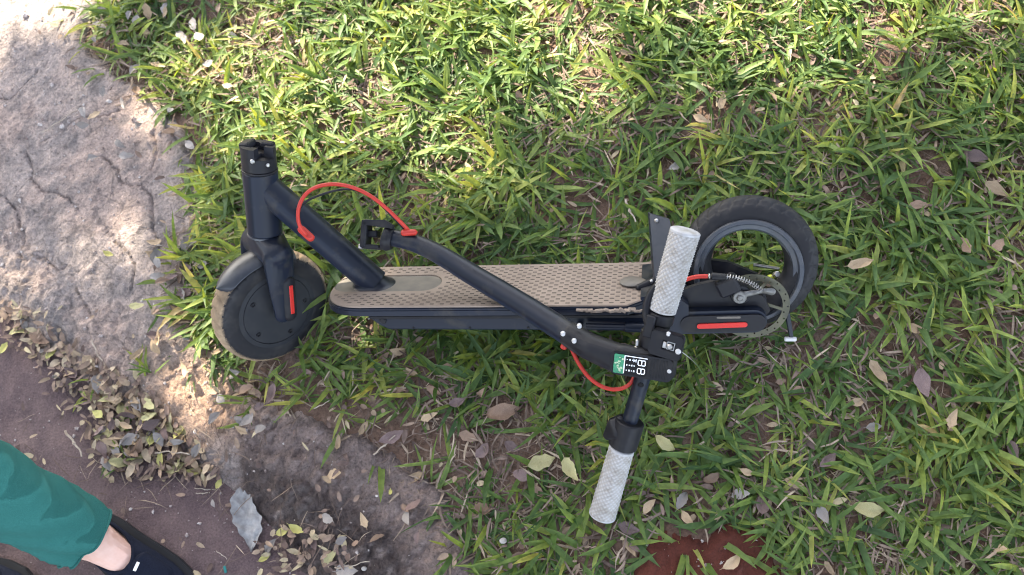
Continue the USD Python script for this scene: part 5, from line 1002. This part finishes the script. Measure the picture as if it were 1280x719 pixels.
def shoe(H_, d_, s_):
    R_ = np.stack([d_, s_, [0, 0, 1.0]], 1)
    stations = [(0.012, 0.026, 0.050), (0.045, 0.033, 0.056), (0.10, 0.0365, 0.060), (0.15, 0.043, 0.056), (0.19, 0.046, 0.044), (0.225, 0.042, 0.036), (0.258, 0.026, 0.026)]
    sl = []
    for (x0, w0, h0), (x1, w1, h1) in zip(stations[:-1], stations[1:]):
        sl.append(m3.Manifold.batch_hull([ball((x0, 0, h0 * 0.5), 1.0, 24, (0.024, w0, h0 * 0.5)), ball((x1, 0, h1 * 0.5), 1.0, 24, (0.024, w1, h1 * 0.5))]))
    up_ = m3.Manifold.batch_boolean(sl, m3.OpType.Add)
    opn = np.array(affinity.scale(Point(0.075, 0).buffer(1.0, 32), 0.066, 0.0335).exterior.coords)[:-1]
    hole = m3.Manifold.extrude(m3.CrossSection([opn], m3.FillRule.EvenOdd), 0.1).translate([0, 0, 0.016])
    upm = smoothed(up_ - hole, 0.004, 6); upm.vertices[:, 2] = np.maximum(upm.vertices[:, 2], 0.004)
    oc = np.array([(0.075 + 0.066 * math.cos(a), 0.0338 * math.sin(a)) for a in np.linspace(0, 2 * PI, 60)])
    zc = np.interp(oc[:, 0], [0.0, 0.03, 0.075, 0.115, 0.141, 0.15], [0.047, 0.043, 0.041, 0.047, 0.062, 0.063]); rim_ = tube(np.c_[oc, zc], 0.0034, 10)
    out = Polygon([(x, w * 1.04) for x, w, h in stations] + [(x, -w * 1.04) for x, w, h in stations[::-1]]).buffer(0.016).buffer(-0.008)
    sole = slab(out, 0.0, 0.014, 0.003)
    vamp = smoothed(m3.Manifold.batch_hull([ball((0.146, 0, 0.048), 1, 48, (0.014, 0.036, 0.017)), ball((0.19, 0, 0.030), 1, 48, (0.03, 0.040, 0.018))]), 0.004, 4)
    T = lambda m: xf(m, R_, H_ + [0, 0, 0.004])
    sp_ = UsdGeom.Xform.Define(stage, path_of('shoe', pr)).GetPrim()
    pob('upper', T(cat_([upm, vamp])), 'shoe_fabric', True, None, sp_); pob('collar', T(rim_), 'shoe_fabric', True, None, sp_); pob('sole', T(sole), 'shoe_sole', 35, None, sp_)
    pob('label', T(xf(cbox((0.0055, 0.016, 0.0022), (0, 0, 0), 0.0006), Rn.from_euler('xyz', (-0.25, 0.3, 0.35)).as_matrix(), (0.153, 0.010, 0.0645))), 'white_label', 30, 'small white tag on the vamp', sp_)
shoe(H3, fd, fs); shoe(HB3, fdB, fsB)

# ------------------------------------------------------------------ the tree beyond the frame that shades the verge
TC = np.array([0.1, 0.55, 0.1]) + SUN * 8.0; tr = np.random.default_rng(23)
LIT = [(-10, -10, 150, 52, 1.0), (400, 70, 160, 70, 1), (500, 125, 150, 70, 1), (400, 165, 120, 52, .9), (330, 200, 50, 30, .6), (640, 60, 120, 80, .8), (820, 5, 300, 44, 1), (1140, 5, 260, 40, .9), (1000, 80, 110, 36, .6), (250, 255, 30, 50, .34), (125, 305, 60, 26, .42), (30, 335, 60, 22, .36), (276, 412, 20, 40, .7), (250, 470, 52, 40, .8), (720, 120, 90, 40, .6), (470, 432, 50, 22, .6), (470, 385, 60, 26, .5), (590, 225, 90, 36, .55), (1230, 120, 60, 30, .5), (870, 110, 40, 26, .6), (660, 350, 40, 20, .4), (180, 130, 40, 20, .5)]
def lit(P):
    zg = np.full(len(P), 0.15)
    for _ in range(6): g = P - SUN * ((P[:, 2] - zg) / SUN[2])[:, None]; zg = lawn(np.clip(g[:, 0], -3, 3), np.clip(g[:, 1], -3, 3)) + 0.02
    px = topix(g); a = np.zeros(len(P)); front_ = (g - CAM) @ fwd > 0.2
    for cx_, cy_, rx, ry, s in LIT: a = np.maximum(a, s * np.exp(-(((px[:, 0] - cx_) / rx) ** 2 + ((px[:, 1] - cy_) / ry) ** 2) ** 1.5))
    return a * (0.35 + 1.3 * fbm2(g[:, 0], g[:, 1], 9, 3, 77)) * front_
NL = 52000
d_ = tr.normal(0, 1, (NL, 3)); d_ /= np.linalg.norm(d_, axis=1, keepdims=True); rr_ = tr.random(NL) ** 0.45
C = TC + d_ * rr_[:, None] * [2.9, 2.9, 1.9]; C = C[fbm(C, 0.8, 3, 3) > 0.34]; C = C[tr.random(len(C)) > np.clip((lit(C) - 0.05) / 0.16, 0, 1)]
N = len(C); n_ = tr.normal(0, 1, (N, 3)) + [0, 0, 0.8] + SUN * 0.4; n_ /= np.linalg.norm(n_, axis=1, keepdims=True); a_ = np.cross(n_, tr.normal(0, 1, (N, 3))); a_ /= np.linalg.norm(a_, axis=1, keepdims=True); b_ = np.cross(n_, a_); Ls = tr.uniform(0.035, 0.062, N)[:, None]
V = np.stack([C - a_ * Ls, C - b_ * Ls * 0.42 - a_ * Ls * 0.15, C + a_ * Ls * 1.1, C + b_ * Ls * 0.42 - a_ * Ls * 0.15], 1).reshape(-1, 3); F = np.arange(N * 4).reshape(N, 4)
trn = np.array([TC[0] + 1.95, TC[1] + 1.45, 0]); te = thing('shade_tree', 'leafy tree beyond the upper left of the lawn whose crown shades the scooter', 'tree', trn)
zt = float(lawn(np.array([trn[0]]), np.array([trn[1]]))[0])
cw = obj('crown', (V, F), 'crown_leaf', te, False, off=trn); set_random(UsdGeom.Mesh(cw), N, 4)
S_ = spline([trn + [0, 0, zt - 0.3], trn + [0.05, -0.1, 1.6], trn + [-0.05, -0.1, 3.2], trn + [-0.3, -0.2, TC[2]], trn + [-0.5, -0.3, TC[2] + 1.5]], 40); obj('trunk', tube(S_, np.linspace(0.21, 0.03, 40), 18), 'bark', te, True, off=trn)
for k in range(26):
    s0 = S_[20 + 2 * (k % 9)]; dv = tr.normal(0, 1, 3) * [1, 1, 0.35]; dv /= np.linalg.norm(dv); e_ = s0 + dv * tr.uniform(1.2, 1.9) + (TC - s0) * tr.uniform(0.2, 1.0) * [1, 1, 0.2] + [0, 0, 0.3]
    if lit(np.linspace(s0, e_, 24)).max() > 0.1: continue
    obj('limb', tube(spline([s0, (s0 + e_) / 2 + [0, 0, 0.12], e_], 10), np.linspace(0.06, 0.012, 10), 8), 'bark', te, True, off=trn)
